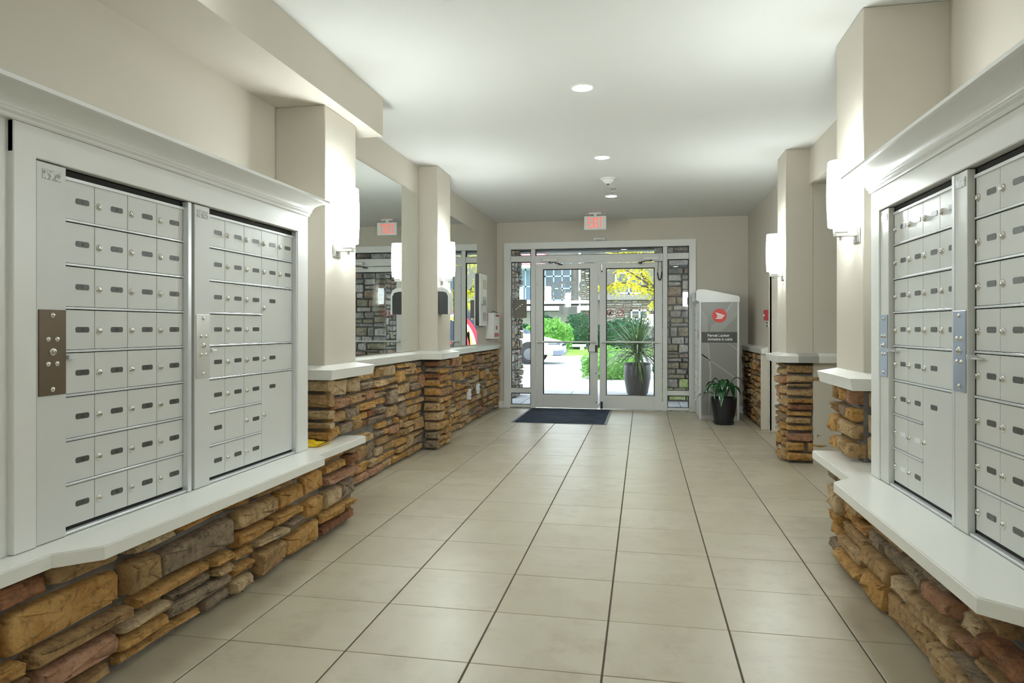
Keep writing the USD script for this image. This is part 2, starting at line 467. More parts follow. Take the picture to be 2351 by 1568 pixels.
obj("casing_head", bx(DX0 + 0.09, DX1 - 0.085, YE - 0.0215, YE + 0.10, 2.315, DZ, 0.004), "white_enamel", t)
# door recess in the right wall
d3 = thing("door_3", "tan side door recessed in the right wall", kind="structure")
obj("leaf", bx(XR + 0.09, XR + 0.13, 7.3, 8.53, 0.005, 2.02, 0.003), "door_tan", d3)
t = thing("trim_2", "narrow beige trim board at the end of the right wainscot", kind="structure")
obj("casing_jamb", bx(1.335, XR + 0.03, 8.66, 8.70, 0, 0.905, 0.003), "wall_paint", t)
obj("casing_jamb", bx(XR - 0.012, XR + 0.02, 8.56, 8.60, 0, 2.07, 0.003), "wall_paint", t)

# ---------------------------------------------------------------- columns with stone plinths and caps


def cap(x0, x1, y0, y1, ix0, ix1, iy0, iy1, zt=CAP, zo=0.927, zb=0.87):
    """A sloped cap: inner rectangle at zt, rim at zo, underside at zb."""
    e = 0.012
    return hull([(x, y, zt) for x in (ix0, ix1) for y in (iy0, iy1)] + [(x, y, zo) for x in (x0, x1) for y in (y0, y1)] +
                [(x, y, zb) for x in (x0 + (e if x0 != ix0 else 0), x1 - (e if x1 != ix1 else 0)) for y in (y0 + e, y1 - e)])


# left pier beside the near mailboxes (stands on the low ledge)
c = thing("column", "left square beige column between mailboxes and large mirror, on stone base", "column", (-1.95, 4.05, LEDGE))
obj("shaft", bx(XL, -1.79, 3.83, 4.28, CAP - 0.03, 2.45, 0.004), "wall_paint", c)
obj("cap", cap(XL, -1.715, 3.765, 4.42, XL, -1.79, 3.83, 4.28), "ledge_white", c, label="sloped white cap ledge")
obj("mortar", bx(XL, -1.83, 3.90, 4.28, LEDGE, 0.872), "mortar", c)
lay_stones(c, 11, U_X_FRONT, (XL + 0.02, 3.90, LEDGE + 0.004), 0.325, 0.358, wr=(0.2, 0.34), hr=(0.06, 0.075, 0.09), d=(0.045, 0.065))
lay_stones(c, 12, U_Y_LEFT, (-1.83, 3.895, LEDGE + 0.004), 0.45, 0.358, wr=(0.12, 0.26), hr=(0.06, 0.075, 0.09), d=(0.045, 0.065))
# left pier between the two mirrors
c = thing("column", "left square beige column between the two mirrors, hand dispenser on its face", "column", (-2.0, 6.75, 0))
obj("shaft", bx(XL, -1.91, 6.54, 7.0, CAP - 0.03, CEIL, 0.004), "wall_paint", c)
obj("cap", cap(XL, -1.84, 6.46, 7.13, XL, -1.91, 6.54, 7.0), "ledge_white", c, label="sloped white cap ledge")
obj("mortar", bx(XL, -1.95, 6.60, 7.0, 0, 0.872), "mortar", c)
lay_stones(c, 13, U_X_FRONT, (-2.06, 6.60, 0.012), 0.165, 0.85, wr=(0.13, 0.26), hr=(0.055, 0.07, 0.085), d=(0.035, 0.06))
lay_stones(c, 14, U_Y_LEFT, (-1.95, 6.60, 0.012), 0.45, 0.85, wr=(0.12, 0.28), hr=(0.055, 0.07, 0.085), d=(0.035, 0.06))
# right pier beside the near mailboxes
c = thing("column", "right square beige column beside the near mailboxes, on a stone base above the low ledge", "column", (1.25, 3.95, LEDGE))
obj("shaft", bx(1.04, XR + 0.01, 3.72, 4.2, CAP - 0.03, CEIL, 0.004), "wall_paint", c)
obj("cap", cap(0.955, XR, 3.615, 4.27, 1.04, XR, 3.72, 4.2), "ledge_white", c, label="sloped white cap ledge")
obj("mortar", bx(1.065, XR, 3.80, 4.2, LEDGE, 0.872), "mortar", c)
lay_stones(c, 15, U_X_FRONT, (1.07, 3.80, LEDGE + 0.008), 0.34, 0.356, wr=(0.2, 0.34), hr=(0.075, 0.09, 0.12), d=(0.045, 0.07))
lay_stones(c, 16, U_Y_RIGHT, (1.065, 3.79, LEDGE + 0.008), 0.43, 0.356, wr=(0.1, 0.24), hr=(0.075, 0.09, 0.12), d=(0.045, 0.07))
# right pier at the far side of the hallway opening
c = thing("column", "right far beige column with stone wainscot beyond the side hallway opening", "column", (1.5, 6.7, 0))
obj("shaft", bx(1.21, XR + 0.02, 6.545, 6.92, CAP - 0.03, CEIL, 0.004), "wall_paint", c)
obj("cap", [cap(1.125, XR + 0.05, 6.46, 7.06, 1.21, XR + 0.05, 6.545, 6.92), cap(1.3, 2.6, 6.46, 6.6, 1.3, 2.6, 6.545, 6.58)], "ledge_white", c, label="sloped white cap ledge")
obj("mortar", bx(1.24, 2.6, 6.60, 6.92, 0, 0.872), "mortar", c)
lay_stones(c, 17, U_X_FRONT, (1.215, 6.60, 0.012), 1.15, 0.85, wr=(0.16, 0.42), hr=(0.055, 0.07, 0.085, 0.11), d=(0.035, 0.06))
lay_stones(c, 18, U_Y_RIGHT, (1.24, 6.595, 0.012), 0.33, 0.85, wr=(0.1, 0.2), hr=(0.055, 0.07, 0.085, 0.11), d=(0.035, 0.06))

# ---------------------------------------------------------------- stone wainscots


def wall_cap(xw, xo, y0, y1):
    s = 0.012 if xo > xw else -0.012
    return hull([(x, y, z) for y in (y0, y1) for x, z in ((xw, CAP), (xo, 0.928), (xo - s, 0.87), (xw, 0.87))])


w = thing("stone_wainscot", "left stone wainscot under the large mirror, between two columns", "stone wall", (XL, 5.4, 0))
obj("cap", wall_cap(XL, -2.035, 4.38, 6.50), "ledge_white", w, label="sloped white cap ledge")
obj("mortar", bx(XL - 0.02, -2.115 + 0.02, 4.15, 6.62, 0, 0.872), "mortar", w)
lay_stones(w, 21, U_Y_LEFT, (-2.1, 4.22, 0.012), 2.33, 0.85, wr=(0.13, 0.38), hr=(0.05, 0.065, 0.075, 0.09, 0.13), d=(0.02, 0.055), batter=0.01)
w = thing("stone_wainscot", "left far stone wainscot under the small mirror, reaching the entrance wall", "stone wall", (XL, 8.6, 0))
obj("cap", wall_cap(XL, -2.03, 7.0, YE), "ledge_white", w, label="sloped white cap ledge")
obj("mortar", bx(XL - 0.02, -2.095, 7.0, YE, 0, 0.872), "mortar", w)
lay_stones(w, 22, U_Y_LEFT, (-2.1, 7.05, 0.012), YE - 7.06, 0.85, wr=(0.13, 0.38), hr=(0.05, 0.065, 0.075, 0.09, 0.13), d=(0.02, 0.055), batter=0.005, n=12)
w = thing("stone_wainscot", "right far stone wainscot behind the parcel locker", "stone wall", (XR, 9.4, 0))
obj("cap", hull([(x, y, z) for y in (8.62, YE) for x, z in ((XR, CAP), (1.325, 0.928), (1.337, 0.87), (XR, 0.87))]), "ledge_white", w, label="sloped beige cap ledge")
obj("mortar", bx(1.395, XR + 0.02, 8.7, YE, 0, 0.872), "mortar", w)
lay_stones(w, 23, U_Y_RIGHT, (1.395, 8.71, 0.012), YE - 8.72, 0.85, wr=(0.13, 0.36), hr=(0.05, 0.065, 0.075, 0.09), d=(0.035, 0.065), n=12)


# ---------------------------------------------------------------- mailbox plinths with ledges
def slab(outline, z0, z1, c=0.004):
    p = Polygon(outline)
    a, b = ext(p, z1 - z0 - c), ext(p.buffer(-c, join_style=2), c)
    a.apply_translation((0, 0, z0))
    b.apply_translation((0, 0, z1 - c))
    return [a, b]


pl = thing("stone_plinth", "left low stone plinth with white ledge carrying the left mailboxes", "stone plinth", (-1.85, 2.6, 0))
obj("ledge", slab([(XL, 0.6), (-1.695, 0.6), (-1.695, 1.79), (-1.60, 1.89), (-1.60, 3.42), (-1.67, 3.495), (-1.67, 4.15), (XL, 4.15)], 0.463, LEDGE), "ledge_white", pl, label="glossy white ledge with stepped front edge")
obj("mortar", bx(XL, -1.765, 0.6, 4.14, 0, 0.463), "mortar", pl)
lay_stones(pl, 31, U_Y_LEFT, (-1.765, 0.9, 0.014), 3.22, 0.447, wr=(0.17, 0.50), hr=(0.055, 0.065, 0.075, 0.09, 0.13), d=(0.04, 0.075), gap=(0.012, 0.03), n=20)
lay_stones(pl, 32, [[-1, 0, 0], [0, 0, 1], [0, 1, 0]], (-1.765, 4.13, 0.014), 0.33, 0.447, wr=(0.15, 0.3), hr=(0.075, 0.09, 0.11), d=(0.04, 0.07))
pl = thing("stone_plinth", "right low stone plinth with white ledge carrying the right mailboxes", "stone plinth", (1.1, 2.6, 0))
obj("ledge", slab([(XR, 0.6), (0.90, 0.6), (0.90, 1.87), (0.805, 1.955), (0.805, 3.30), (0.90, 3.41), (0.90, 4.13), (XR, 4.13)], 0.463, LEDGE), "ledge_white", pl, label="glossy white ledge with stepped front edge")
obj("mortar", bx(1.015, XR, 0.6, 4.08, 0, 0.463), "mortar", pl)
lay_stones(pl, 33, U_Y_RIGHT, (1.015, 0.9, 0.014), 3.16, 0.447, wr=(0.17, 0.50), hr=(0.055, 0.065, 0.075, 0.09, 0.13), d=(0.04, 0.085), gap=(0.012, 0.03), n=20)

# ---------------------------------------------------------------- mailboxes
ZR = [1.648, 1.512, 1.370, 1.230, 1.090, 0.948, 0.805, 0.662, 0.522]


class Side:
    """n = distance out of the face plane, y along the wall, z up."""

    def __init__(self, x, s):
        self.x, self.s = x, s

    def box(self, n0, n1, y0, y1, z0, z1, c=0.0):
        return bx(self.x + self.s * n0, self.x + self.s * n1, y0, y1, z0, z1, c)

    def sheet(self, m, n, y, z):
        """a sheet drawn in xy around its own origin, facing out of the wall at (y, z)"""
        return mapped(m, TO_LEFT if self.s > 0 else TO_RIGHT, (self.x + self.s * n, y, z))


def rounded(w, h, r, t):
    return ext(sbox(-w / 2 + r, -h / 2 + r, w / 2 - r, h / 2 - r).buffer(r, quad_segs=3), t)


LOCK = lathe([(0.0, 0.0), (0.0125, 0.0), (0.0125, 0.002), (0.0105, 0.0045), (0.0075, 0.006), (0.0075, 0.0085), (0.006, 0.0095), (0.0, 0.0095)], 14)
LOCK_SLOT = bx(-0.0012, 0.0012, -0.004, 0.004, 0.0094, 0.0102)
LOCK_M = trimesh.util.concatenate([LOCK, LOCK_SLOT])
PLATE = rounded(0.058, 0.0185, 0.0065, 0.0014)
RIVET = lathe([(0, 0), (0.0085, 0), (0.0085, 0.0015), (0.006, 0.0045), (0.0025, 0.0058), (0, 0.006)], 12)


def mail_unit(S, name, label, edges, cells, keeper, keeper_mat, numbers=None, white=(), left=1):
    """edges: column edges (from the viewer's left to right); cells: (col0, col1, row0, row1, plate_row, lock_row)."""
    y_lo, y_hi = min(keeper[0], edges[0], edges[-1]), max(keeper[1], edges[0], edges[-1])
    u = thing(name, label, "mailbox", (S.x - S.s * 0.15, (y_lo + y_hi) / 2, LEDGE))
    dr = -1 if S.s < 0 else 1                     # viewer's right is +y on the left wall and -y on the right wall
    k0, k1 = keeper
    obj("tray", S.box(-0.30, -0.026, y_lo, y_hi, LEDGE + 0.001, 1.672), "slot_shade_black", u)  # solid body, its near-black paints the shade in the slot above the doors
    obj("key_strip", S.box(-0.024, 0.0, k0, k1, LEDGE + 0.002, 1.672, 0.002), "mailbox_metal", u)
    far = edges[-1] if S.s > 0 else edges[0]
    fy0, fy1 = sorted((edges[-1], edges[-1] + dr * 0.024))
    obj("side_rail", S.box(-0.026, 0.002, fy0, fy1, LEDGE + 0.002, 1.672, 0.002), "mailbox_rail", u)
    a, b = min(edges), max(edges)
    obj("top_rail", S.box(-0.03, -0.016, a, b, 1.640, 1.651, 0.001), "mailbox_rail", u)
    obj("bottom_rail", S.box(-0.026, -0.004, a, b, LEDGE + 0.002, 0.516, 0.002), "mailbox_rail", u)
    for r in range(1, 8):
        cols = [c for c in cells if c[2] < r < c[3]]
        y0, y1 = a, b
        for c in cols:                            # a tall parcel door interrupts the rail
            e0, e1 = sorted((edges[c[0]], edges[c[1]]))
            if e1 >= b - 1e-6:
                y1 = min(y1, e0)
            else:
                y0 = max(y0, e1)
        obj("shelf_rail", S.box(-0.026, -0.0165, y0, y1, ZR[r] - 0.0032, ZR[r] + 0.0042, 0.0015), "mailbox_rail", u)
    for q, c in enumerate(cells):
        e0, e1 = sorted((edges[c[0]], edges[c[1]]))
        z1, z0 = ZR[c[2]] - 0.006, ZR[c[3]] + 0.0055
        d = obj("door", S.box(-0.0245, -0.0215, e0 + 0.0011, e1 - 0.0011, z0, z1, 0.0008), "mailbox_metal", u)
        w = 0.157
        near = edges[c[0]]                        # the viewer's left edge
        if c[4] is not None:
            zp = (ZR[c[4]] + ZR[c[4] + 1]) / 2
            yp = near + dr * (w * 0.66)
            wm = "plate_white" if q in white else "plate_dark"
            obj("name_plate", S.sheet(PLATE, -0.0218, yp, zp), wm, d)
            if numbers:
                m = meshkit.text_mesh(str(numbers[q]), 0.0095, 0.0003)
                m.apply_translation((-m.bounds.mean(0)[0], -m.bounds.mean(0)[1], 0))
                obj("number", S.sheet(m, -0.0203, yp, zp), "digit_black", d)
        if c[5] is not None:
            zl = ZR[0] + 0
            f = c[5]
            r0 = int(f)
            zl = ZR[r0] + (ZR[r0 + 1] - ZR[r0]) * (f - r0)
            obj("lock", S.sheet(LOCK_M, -0.0218, near + dr * 0.0185, zl), "chrome", d, smooth=40)
    # key plate with its lock, screws and small tab; maker's plate above
    km = (k0 + k1) / 2
    kp = obj("key_plate", S.box(-0.001, 0.004, k0 + 0.006, k1 - 0.004, 0.958, 1.222, 0.0012), keeper_mat, u)
    pts = [(0, 1.205), (0, 0.976), (-0.017, 1.131), (0.017, 1.131), (-0.017, 1.055), (0.017, 1.055)]
    for dy, z in pts:
        obj("rivet", S.sheet(RIVET, 0.0035, km + dy, z), "chrome", kp, smooth=40)
    lock = obj("key_cylinder", [S.sheet(LOCK, 0.0035, km, 1.092), S.sheet(bx(-0.002, 0.002, -0.005, 0.005, 0.0094, 0.0106), 0.0035, km, 1.092)], "chrome", kp, smooth=40)
    obj("maker_plate", S.box(-0.001, 0.0015, km - 0.036, km + 0.036, 1.622, 1.652, 0.0006), "badge_metal", u)
    ty = edges[0] + dr * 0.012
    obj("latch_tab", [S.box(-0.022, 0.012, min(ty, ty + dr * 0.006), max(ty, ty + dr * 0.006), 1.066, 1.080, 0.001), S.box(-0.018, 0.0, min(ty, ty + dr * 0.05), max(ty, ty + dr * 0.05), 1.0675, 1.0725, 0.001)], "mailbox_rail", u)
    return u


SL, SR = Side(-1.79, 1), Side(1.014, -1)


def singles(rows, cols):
    return [(c, c + 1, r, r + 1, r, r + 0.53) for r in rows for c in cols]


mail_unit(SL, "mailbox_unit", "left mailbox panel nearest the viewer, brown key plate, numbered doors one to 32", [1.937, 2.0945, 2.252, 2.409, 2.566], singles(range(8), range(4)), (1.836, 1.950), "bronze_plate", numbers=list(range(1, 33)))
cells = singles((0, 1), range(5)) + singles((2, 3, 4, 5), range(3)) + singles((6,), (0,)) + [(1, 2, 6, 7, None, None), (2, 3, 6, 7, 6, 6.5)] + singles((7,), range(3))
cells += [(3, 5, 2, 4, 2, 2.78), (3, 5, 4, 5, 4, 4.55), (3, 5, 5, 8, 5, 6.45)]
mail_unit(SL, "mailbox_unit", "left mailbox panel next to the stone column, pale key plate, three large parcel doors", [2.705, 2.861, 3.016, 3.171, 3.327, 3.478][0:6], cells, (2.612, 2.715), "silver_plate")
cells = singles(range(4), range(4)) + singles((4, 5, 6, 7), (0, 1)) + [(2, 4, 4, 5, 4, 4.55), (2, 4, 5, 8, 5, 6.5)]
wh_i = [i for i, c in enumerate(cells) if c[2] in (6,) and c[0] in (0, 1)] + [i for i, c in enumerate(cells) if c[2] == 7 and c[0] == 0]
mail_unit(SR, "mailbox_unit", "right mailbox panel next to the column, narrow blue-grey key plate, two large doors", [3.270, 3.113, 2.956, 2.799, 2.642], cells, (3.273, 3.376), "steel_plate", white=wh_i)
mail_unit(SR, "mailbox_unit", "right mailbox panel nearest the viewer, cut by the right picture edge", [2.52, 2.363, 2.206, 2.049, 1.892], singles(range(8), range(4)), (2.527, 2.628), "steel_plate")


def crown_profile():
    """(n, z) outline of the cornice: beads, cove and top lip."""
    p = [(-0.05, 1.770), (0.012, 1.770), (0.016, 1.774), (0.016, 1.782), (0.020, 1.784), (0.026, 1.788), (0.026, 1.794)]
    for a in np.linspace(0, math.pi / 2, 9):
        p.append((0.030 + 0.088 * (1 - math.cos(a)), 1.797 + 0.036 * math.sin(a)))
    p += [(0.126, 1.833), (0.134, 1.836), (0.134, 1.848), (0.131, 1.850), (-0.05, 1.850)]
    return Polygon(p).buffer(0)


def surround(S, label, y_near, y_far, stile_near, stile_far, lowy):
    s = thing("mailbox_surround", label, "mailbox frame", (S.x - S.s * 0.15, (y_near + y_far) / 2, LEDGE))
    obj("stile", S.box(-0.03, 0.006, y_far - stile_far, y_far, LEDGE + 0.001, 1.771, 0.003), "white_enamel", s)
    obj("stile", S.box(-0.03, 0.006, y_near, y_near + stile_near, LEDGE + 0.001, 1.771, 0.003), "white_enamel", s)
    obj("head_rail", S.box(-0.03, 0.0058, y_near, y_far, 1.676, 1.771, 0.003), "white_enamel", s)
    obj("carcass", S.box(-0.30 if S.s > 0 else -0.39, -0.031, y_far - 0.02, y_far - 0.004, LEDGE + 0.001, 1.80), "white_enamel", s)
    obj("side_panel", S.box(-0.30, -0.012, lowy, y_near + 0.002, LEDGE + 0.001, 1.771), "white_enamel", s)
    prof = ext(crown_profile(), y_far - lowy)
    if S.s > 0:   # (n, z, along) -> world
        m = mapped(prof, [[1, 0, 0], [0, 0, 1], [0, 1, 0]], (S.x, lowy, 0))
    else:
        m = mapped(prof, [[-1, 0, 0], [0, 0, 1], [0, 1, 0]], (S.x, lowy, 0))
    obj("crown_moulding", m, "white_enamel", s, smooth=35)
    obj("top_board", S.box(-0.30 if S.s > 0 else -0.39, -0.04, lowy, y_far, 1.80, 1.849), "white_enamel", s)


surround(SL, "white frame with crown moulding around the left mailboxes", 1.75, 3.607, 0.082, 0.118, 0.6)
surround(SR, "white frame with crown moulding around the right mailboxes", 1.78, 3.488, 0.08, 0.11, 0.6)

# ---------------------------------------------------------------- mirrors
g = thing("mirror", "large frameless wall mirror on the left wall between the two columns", "mirror", (XL, 5.4, CAP))
obj("mirror_glass", bx(XL + 0.006, XL + 0.010, 4.29, 6.462, 0.958, 2.425), "mirror_glass", g)
obj("backing", bx(XL, XL + 0.0055, 4.29, 6.462, 0.957, 2.426), "mirror_edge", g)
g = thing("mirror", "small frameless wall mirror on the left wall beside the control panel", "mirror", (XL, 8.0, CAP))
obj("mirror_glass", bx(XL + 0.006, XL + 0.010, 7.0, 8.957, 0.958, 2.41), "mirror_glass", g)
obj("backing", bx(XL, XL + 0.0055, 7.0, 8.957, 0.957, 2.411), "mirror_edge", g)

# ---------------------------------------------------------------- wall sconces


def sconce(label, xw, s, yc):
    """xw: wall face, s: +1 when the wall looks to +x."""
    t = thing("wall_sconce", label, "wall lamp", (xw, yc, 1.58), group=None)
    xc = xw + s * 0.078
    prof = [(0.0, 1.664), (0.052, 1.664), (0.058, 1.667)] + [(0.0585 + 0.006 * math.sin(math.pi * k / 8), 1.672 + 0.316 * k / 8) for k in range(9)] + [(0.057, 1.992), (0.054, 1.9925), (0.052, 1.985), (0.050, 1.70), (0.0, 1.70)]
    obj("shade", at(lathe(prof, 28), xc, yc, 0), "sconce_glass", t, smooth=45, label="glowing white frosted glass cylinder shade")
    obj("back_plate", bx(xw, xw + s * 0.008, yc - 0.05, yc + 0.05, 1.585, 1.66, 0.002), "nickel", t)
    obj("bracket_arm", [bx(xw + s * 0.006, xc + s * 0.03, yc - 0.02, yc + 0.02, 1.618, 1.640, 0.003), bx(xc - 0.03, xc + 0.03, yc - 0.03, yc + 0.03, 1.636, 1.6635, 0.003)], "nickel", t)
    for dy in (-0.05, 0.05):
        obj("side_rod", tube([(xw + s * 0.014, yc + dy, 1.62), (xw + s * 0.014, yc + dy, 1.95)], 0.005, 8), "nickel", t, smooth=40)
        obj("rod_clip", bx(xw, xw + s * 0.02, yc + dy - 0.008, yc + dy + 0.008, 1.925, 1.955, 0.002), "nickel", t)
    obj("finial", at(lathe([(0, 1.60), (0.007, 1.603), (0.009, 1.61), (0.006, 1.618), (0, 1.618)], 12), xc, yc, 0), "nickel", t, smooth=40)


sconce("lit white cylinder sconce on the left column beside the mailboxes", -1.79, 1, 3.985)
sconce("lit white cylinder sconce on the left column between the mirrors, above the dispenser", -1.91, 1, 6.66)
sconce("lit white cylinder sconce on the near right column, partly behind the crown moulding", 1.04, -1, 3.81)
sconce("small lit white cylinder sconce on the far right column near the parcel locker", 1.21, -1, 6.66)

for k, (yc, where) in enumerate(((-2.3, "single"),)):  # added pair out of view, soft fill for walls and ceiling
    sconce(f"{where} added white fill sconce on the left wall behind the viewpoint", XL, 1, yc)
    sconce(f"{where} added white fill sconce on the right wall behind the viewpoint", XR, -1, yc)

# ---------------------------------------------------------------- ceiling fittings


def downlight(label, x, y, z=CEIL, group=None):
    t = thing("downlight", label, "ceiling light", (x, y, z), group=group)
    obj("trim_ring", at(lathe([(0.062, z - 0.0001), (0.082, z - 0.0001), (0.0815, z - 0.004), (0.066, z - 0.007), (0.061, z - 0.004)], 28), x, y, 0), "white_plastic", t, smooth=40)
    obj("lens", at(lathe([(0, z - 0.0005), (0.0635, z - 0.0005), (0.0635, z - 0.003), (0.04, z - 0.0065), (0, z - 0.0075)], 24), x, y, 0), "downlight_lens", t, smooth=40)


downlight("lit recessed downlight nearest the viewer, largest of three in the ceiling row", -0.38, 4.60)
downlight("lit recessed downlight in the middle of the ceiling row", -0.36, 6.515)
downlight("lit recessed downlight nearest the exit sign, beyond the sprinkler", -0.36, 8.445)
for x, y in ((-0.38, 0.75), (-0.38, -1.2), (-1.56, 2.3), (0.80, 2.3), (-0.38, 2.68)):  # unseen lamps: centre row carried on, side pair placed for the ledge shadows
    downlight("recessed downlight above the mailbox area, out of view, lighting the near floor and ledges", x, y, group="unseen downlights above the mailbox area")
downlight("unseen recessed downlight behind the right column, placed to light the side hallway", 2.2, 5.4)  # out of view, placed to light the hallway walls
s = thing("smoke_detector", "white cone shaped smoke detector on the ceiling between two downlights", "smoke detector", (-0.352, 7.46, CEIL))
obj("base", at(lathe([(0, CEIL), (0.085, CEIL), (0.083, CEIL - 0.008), (0.07, CEIL - 0.014), (0, CEIL - 0.014)], 24), -0.352, 7.46, 0), "white_plastic", s, smooth=40)
obj("housing", at(lathe([(0, CEIL - 0.013), (0.066, CEIL - 0.013), (0.05, CEIL - 0.035), (0.026, CEIL - 0.055), (0, CEIL - 0.057)], 24), -0.352, 7.46, 0), "white_plastic", s, smooth=40)
obj("sensor_port", at(lathe([(0, CEIL - 0.056), (0.014, CEIL - 0.056), (0.013, CEIL - 0.063), (0, CEIL - 0.063)], 12), -0.352, 7.46, 0), "black_plastic", s)
s = thing("sprinkler_head", "small chrome sprinkler head on the ceiling behind the smoke detector", "sprinkler", (-0.329, 8.0, CEIL))
obj("escutcheon", at(lathe([(0, CEIL), (0.045, CEIL), (0.042, CEIL - 0.006), (0.02, CEIL - 0.012), (0, CEIL - 0.012)], 20), -0.329, 8.0, 0), "nickel", s, smooth=40)
obj("frame_arms", [tube([(-0.329 + q * 0.012, 8.0, CEIL - 0.01), (-0.329 + q * 0.016, 8.0, CEIL - 0.025), (-0.329, 8.0, CEIL - 0.045)], 0.0035, 6) for q in (-1, 1)], "badge_metal", s)
obj("deflector", at(lathe([(0, CEIL - 0.045), (0.02, CEIL - 0.046), (0.02, CEIL - 0.049), (0, CEIL - 0.049)], 12), -0.329, 8.0, 0), "badge_metal", s)

# exit sign hung from the ceiling
EY = 9.62
ex = thing("exit_sign", "white hanging sign with red glowing EXIT letters above the doors", "exit sign", (-0.623, EY, 2.57))
obj("housing", bx(-0.771, -0.477, EY, EY + 0.05, 2.482, 2.665, 0.004), "white_plastic", ex)
obj("canopy", bx(-0.71, -0.54, EY - 0.01, EY + 0.06, 2.690, CEIL, 0.003), "white_plastic", ex)
obj("hanger", bx(-0.645, -0.605, EY + 0.012, EY + 0.04, 2.66, 2.695), "white_plastic", ex)
for dx in (-0.16, 0.16):
    obj("mount_arm", bx(-0.625 + dx * 0.35, -0.625 + dx * 0.9, EY + 0.018, EY + 0.034, 2.694, 2.703), "nickel", ex)


def glyph_bars(ch):
    """condensed sign letters as polygons in a 1 x 2.2 cell"""
    t_ = 0.26
    if ch == "E":
        return unary_union([sbox(0, 0, t_, 2.2), sbox(0, 0, 1, t_), sbox(0, 0.97, 0.85, 0.97 + t_), sbox(0, 2.2 - t_, 1, 2.2)])
    if ch == "X":
        return unary_union([Polygon([(0, 0), (0.3, 0), (1, 2.2), (0.7, 2.2)]), Polygon([(0.7, 0), (1, 0), (0.3, 2.2), (0, 2.2)])])
    if ch == "I":
        return sbox(0.1, 0, 0.1 + t_ * 1.1, 2.2)
    return unary_union([sbox(0.37, 0, 0.63, 2.2), sbox(0, 2.2 - t_, 1, 2.2)])


xx, sc = -0.722, 0.0625
for ch, adv in zip("EXIT", (1.15, 1.15, 0.62, 1.0)):
    m = ext(affinity.scale(glyph_bars(ch), sc * 0.78, sc, origin=(0, 0)), 0.002)
    obj("letter", mapped(m, TO_FRONT, (xx, EY, 2.507)), "exit_red", ex)
    xx += adv * sc * 0.80

ms = thing("motion_sensor", "small white motion sensor on the wall above the door casing", "motion sensor", (-0.608, YE, 2.41))
obj("housing", bx(-0.694, -0.523, YE - 0.035, YE, 2.413, 2.455, 0.006), "white_plastic", ms)
obj("lens_strip", bx(-0.66, -0.557, YE - 0.038, YE - 0.034, 2.418, 2.430, 0.001), "window_grey", ms)
obj("status_dot", bx(-0.548, -0.540, YE - 0.037, YE - 0.034, 2.432, 2.438), "black_plastic", ms)

# ================================================================ ENTRANCE
GF = YE + 0.035          # room face of the glazing frame
GB = YE + 0.085


def fr(x0, x1, z0, z1, d0=GF, d1=GB):
    return bx(x0, x1, d0, d1, z0, z1, 0.003)


def pane(parent, x0, x1, z0, z1, y=YE + 0.06, g=0.012):
    obj("glass_pane", bx(x0 + g * 0.5, x1 - g * 0.5, y, y + 0.006, z0 + g * 0.5, z1 - g * 0.5), "pane_glass", parent)
    obj("gasket", [bx(x0, x0 + g, y - 0.008, y + 0.014, z0, z1), bx(x1 - g, x1, y - 0.008, y + 0.014, z0, z1), bx(x0 + g, x1 - g, y - 0.008, y + 0.014, z0, z0 + g * 0.6), bx(x0 + g, x1 - g, y - 0.008, y + 0.014, z1 - g, z1)], "gasket_black", parent)


t = thing("trim_3", "white aluminium mullions, transom bar and sill of the entrance frame", kind="structure")
obj("mullion", fr(-1.60, -1.535, 0, 2.315, GF - 0.012), "aluminium_frame", t)
obj("mullion", fr(0.278, 0.337, 0, 2.315, GF - 0.012), "aluminium_frame", t)
obj("transom_bar", fr(-1.535, 0.278, 2.112, 2.222, GF - 0.008), "aluminium_frame", t)
obj("threshold", bx(-1.535, 0.278, YE + 0.0, YE + 0.12, -0.003, 0.006, 0.002), "nickel", t)
for n, (x0, x1, lab) in enumerate(((-1.897, -1.60, "left sidelight window with a brown paper sheet taped on it"), (0.337, 0.633, "right sidelight window looking onto an outdoor stone pillar"))):
    w = thing(f"window_{n + 1}", lab, kind="structure")
    obj("rail", fr(x0, x1, 2.135, 2.222), "aluminium_frame", w)
    obj("rail", fr(x0, x1, 0.219, 0.289), "aluminium_frame", w)
    obj("sill", fr(x0, x1, 0.0, 0.048), "aluminium_frame", w)
    obj("sill_channel", bx(x0, x1, GF - 0.03, GF, 0.0, 0.014), "badge_metal", w)
    obj("jamb", fr(x0 - 0.004, x0 + 0.004, 0.0, 2.315), "aluminium_frame", w)
    pane(w, x0, x1, 0.289, 2.135)
    pane(w, x0, x1, 0.048, 0.219)
    pane(w, x0, x1, 2.222, 2.315)
w = thing("window_3", "long low transom window above the double doors", kind="structure")
pane(w, -1.535, 0.278, 2.222, 2.315)

LY0, LY1 = GF - 0.004, GF + 0.042   # door leaf faces


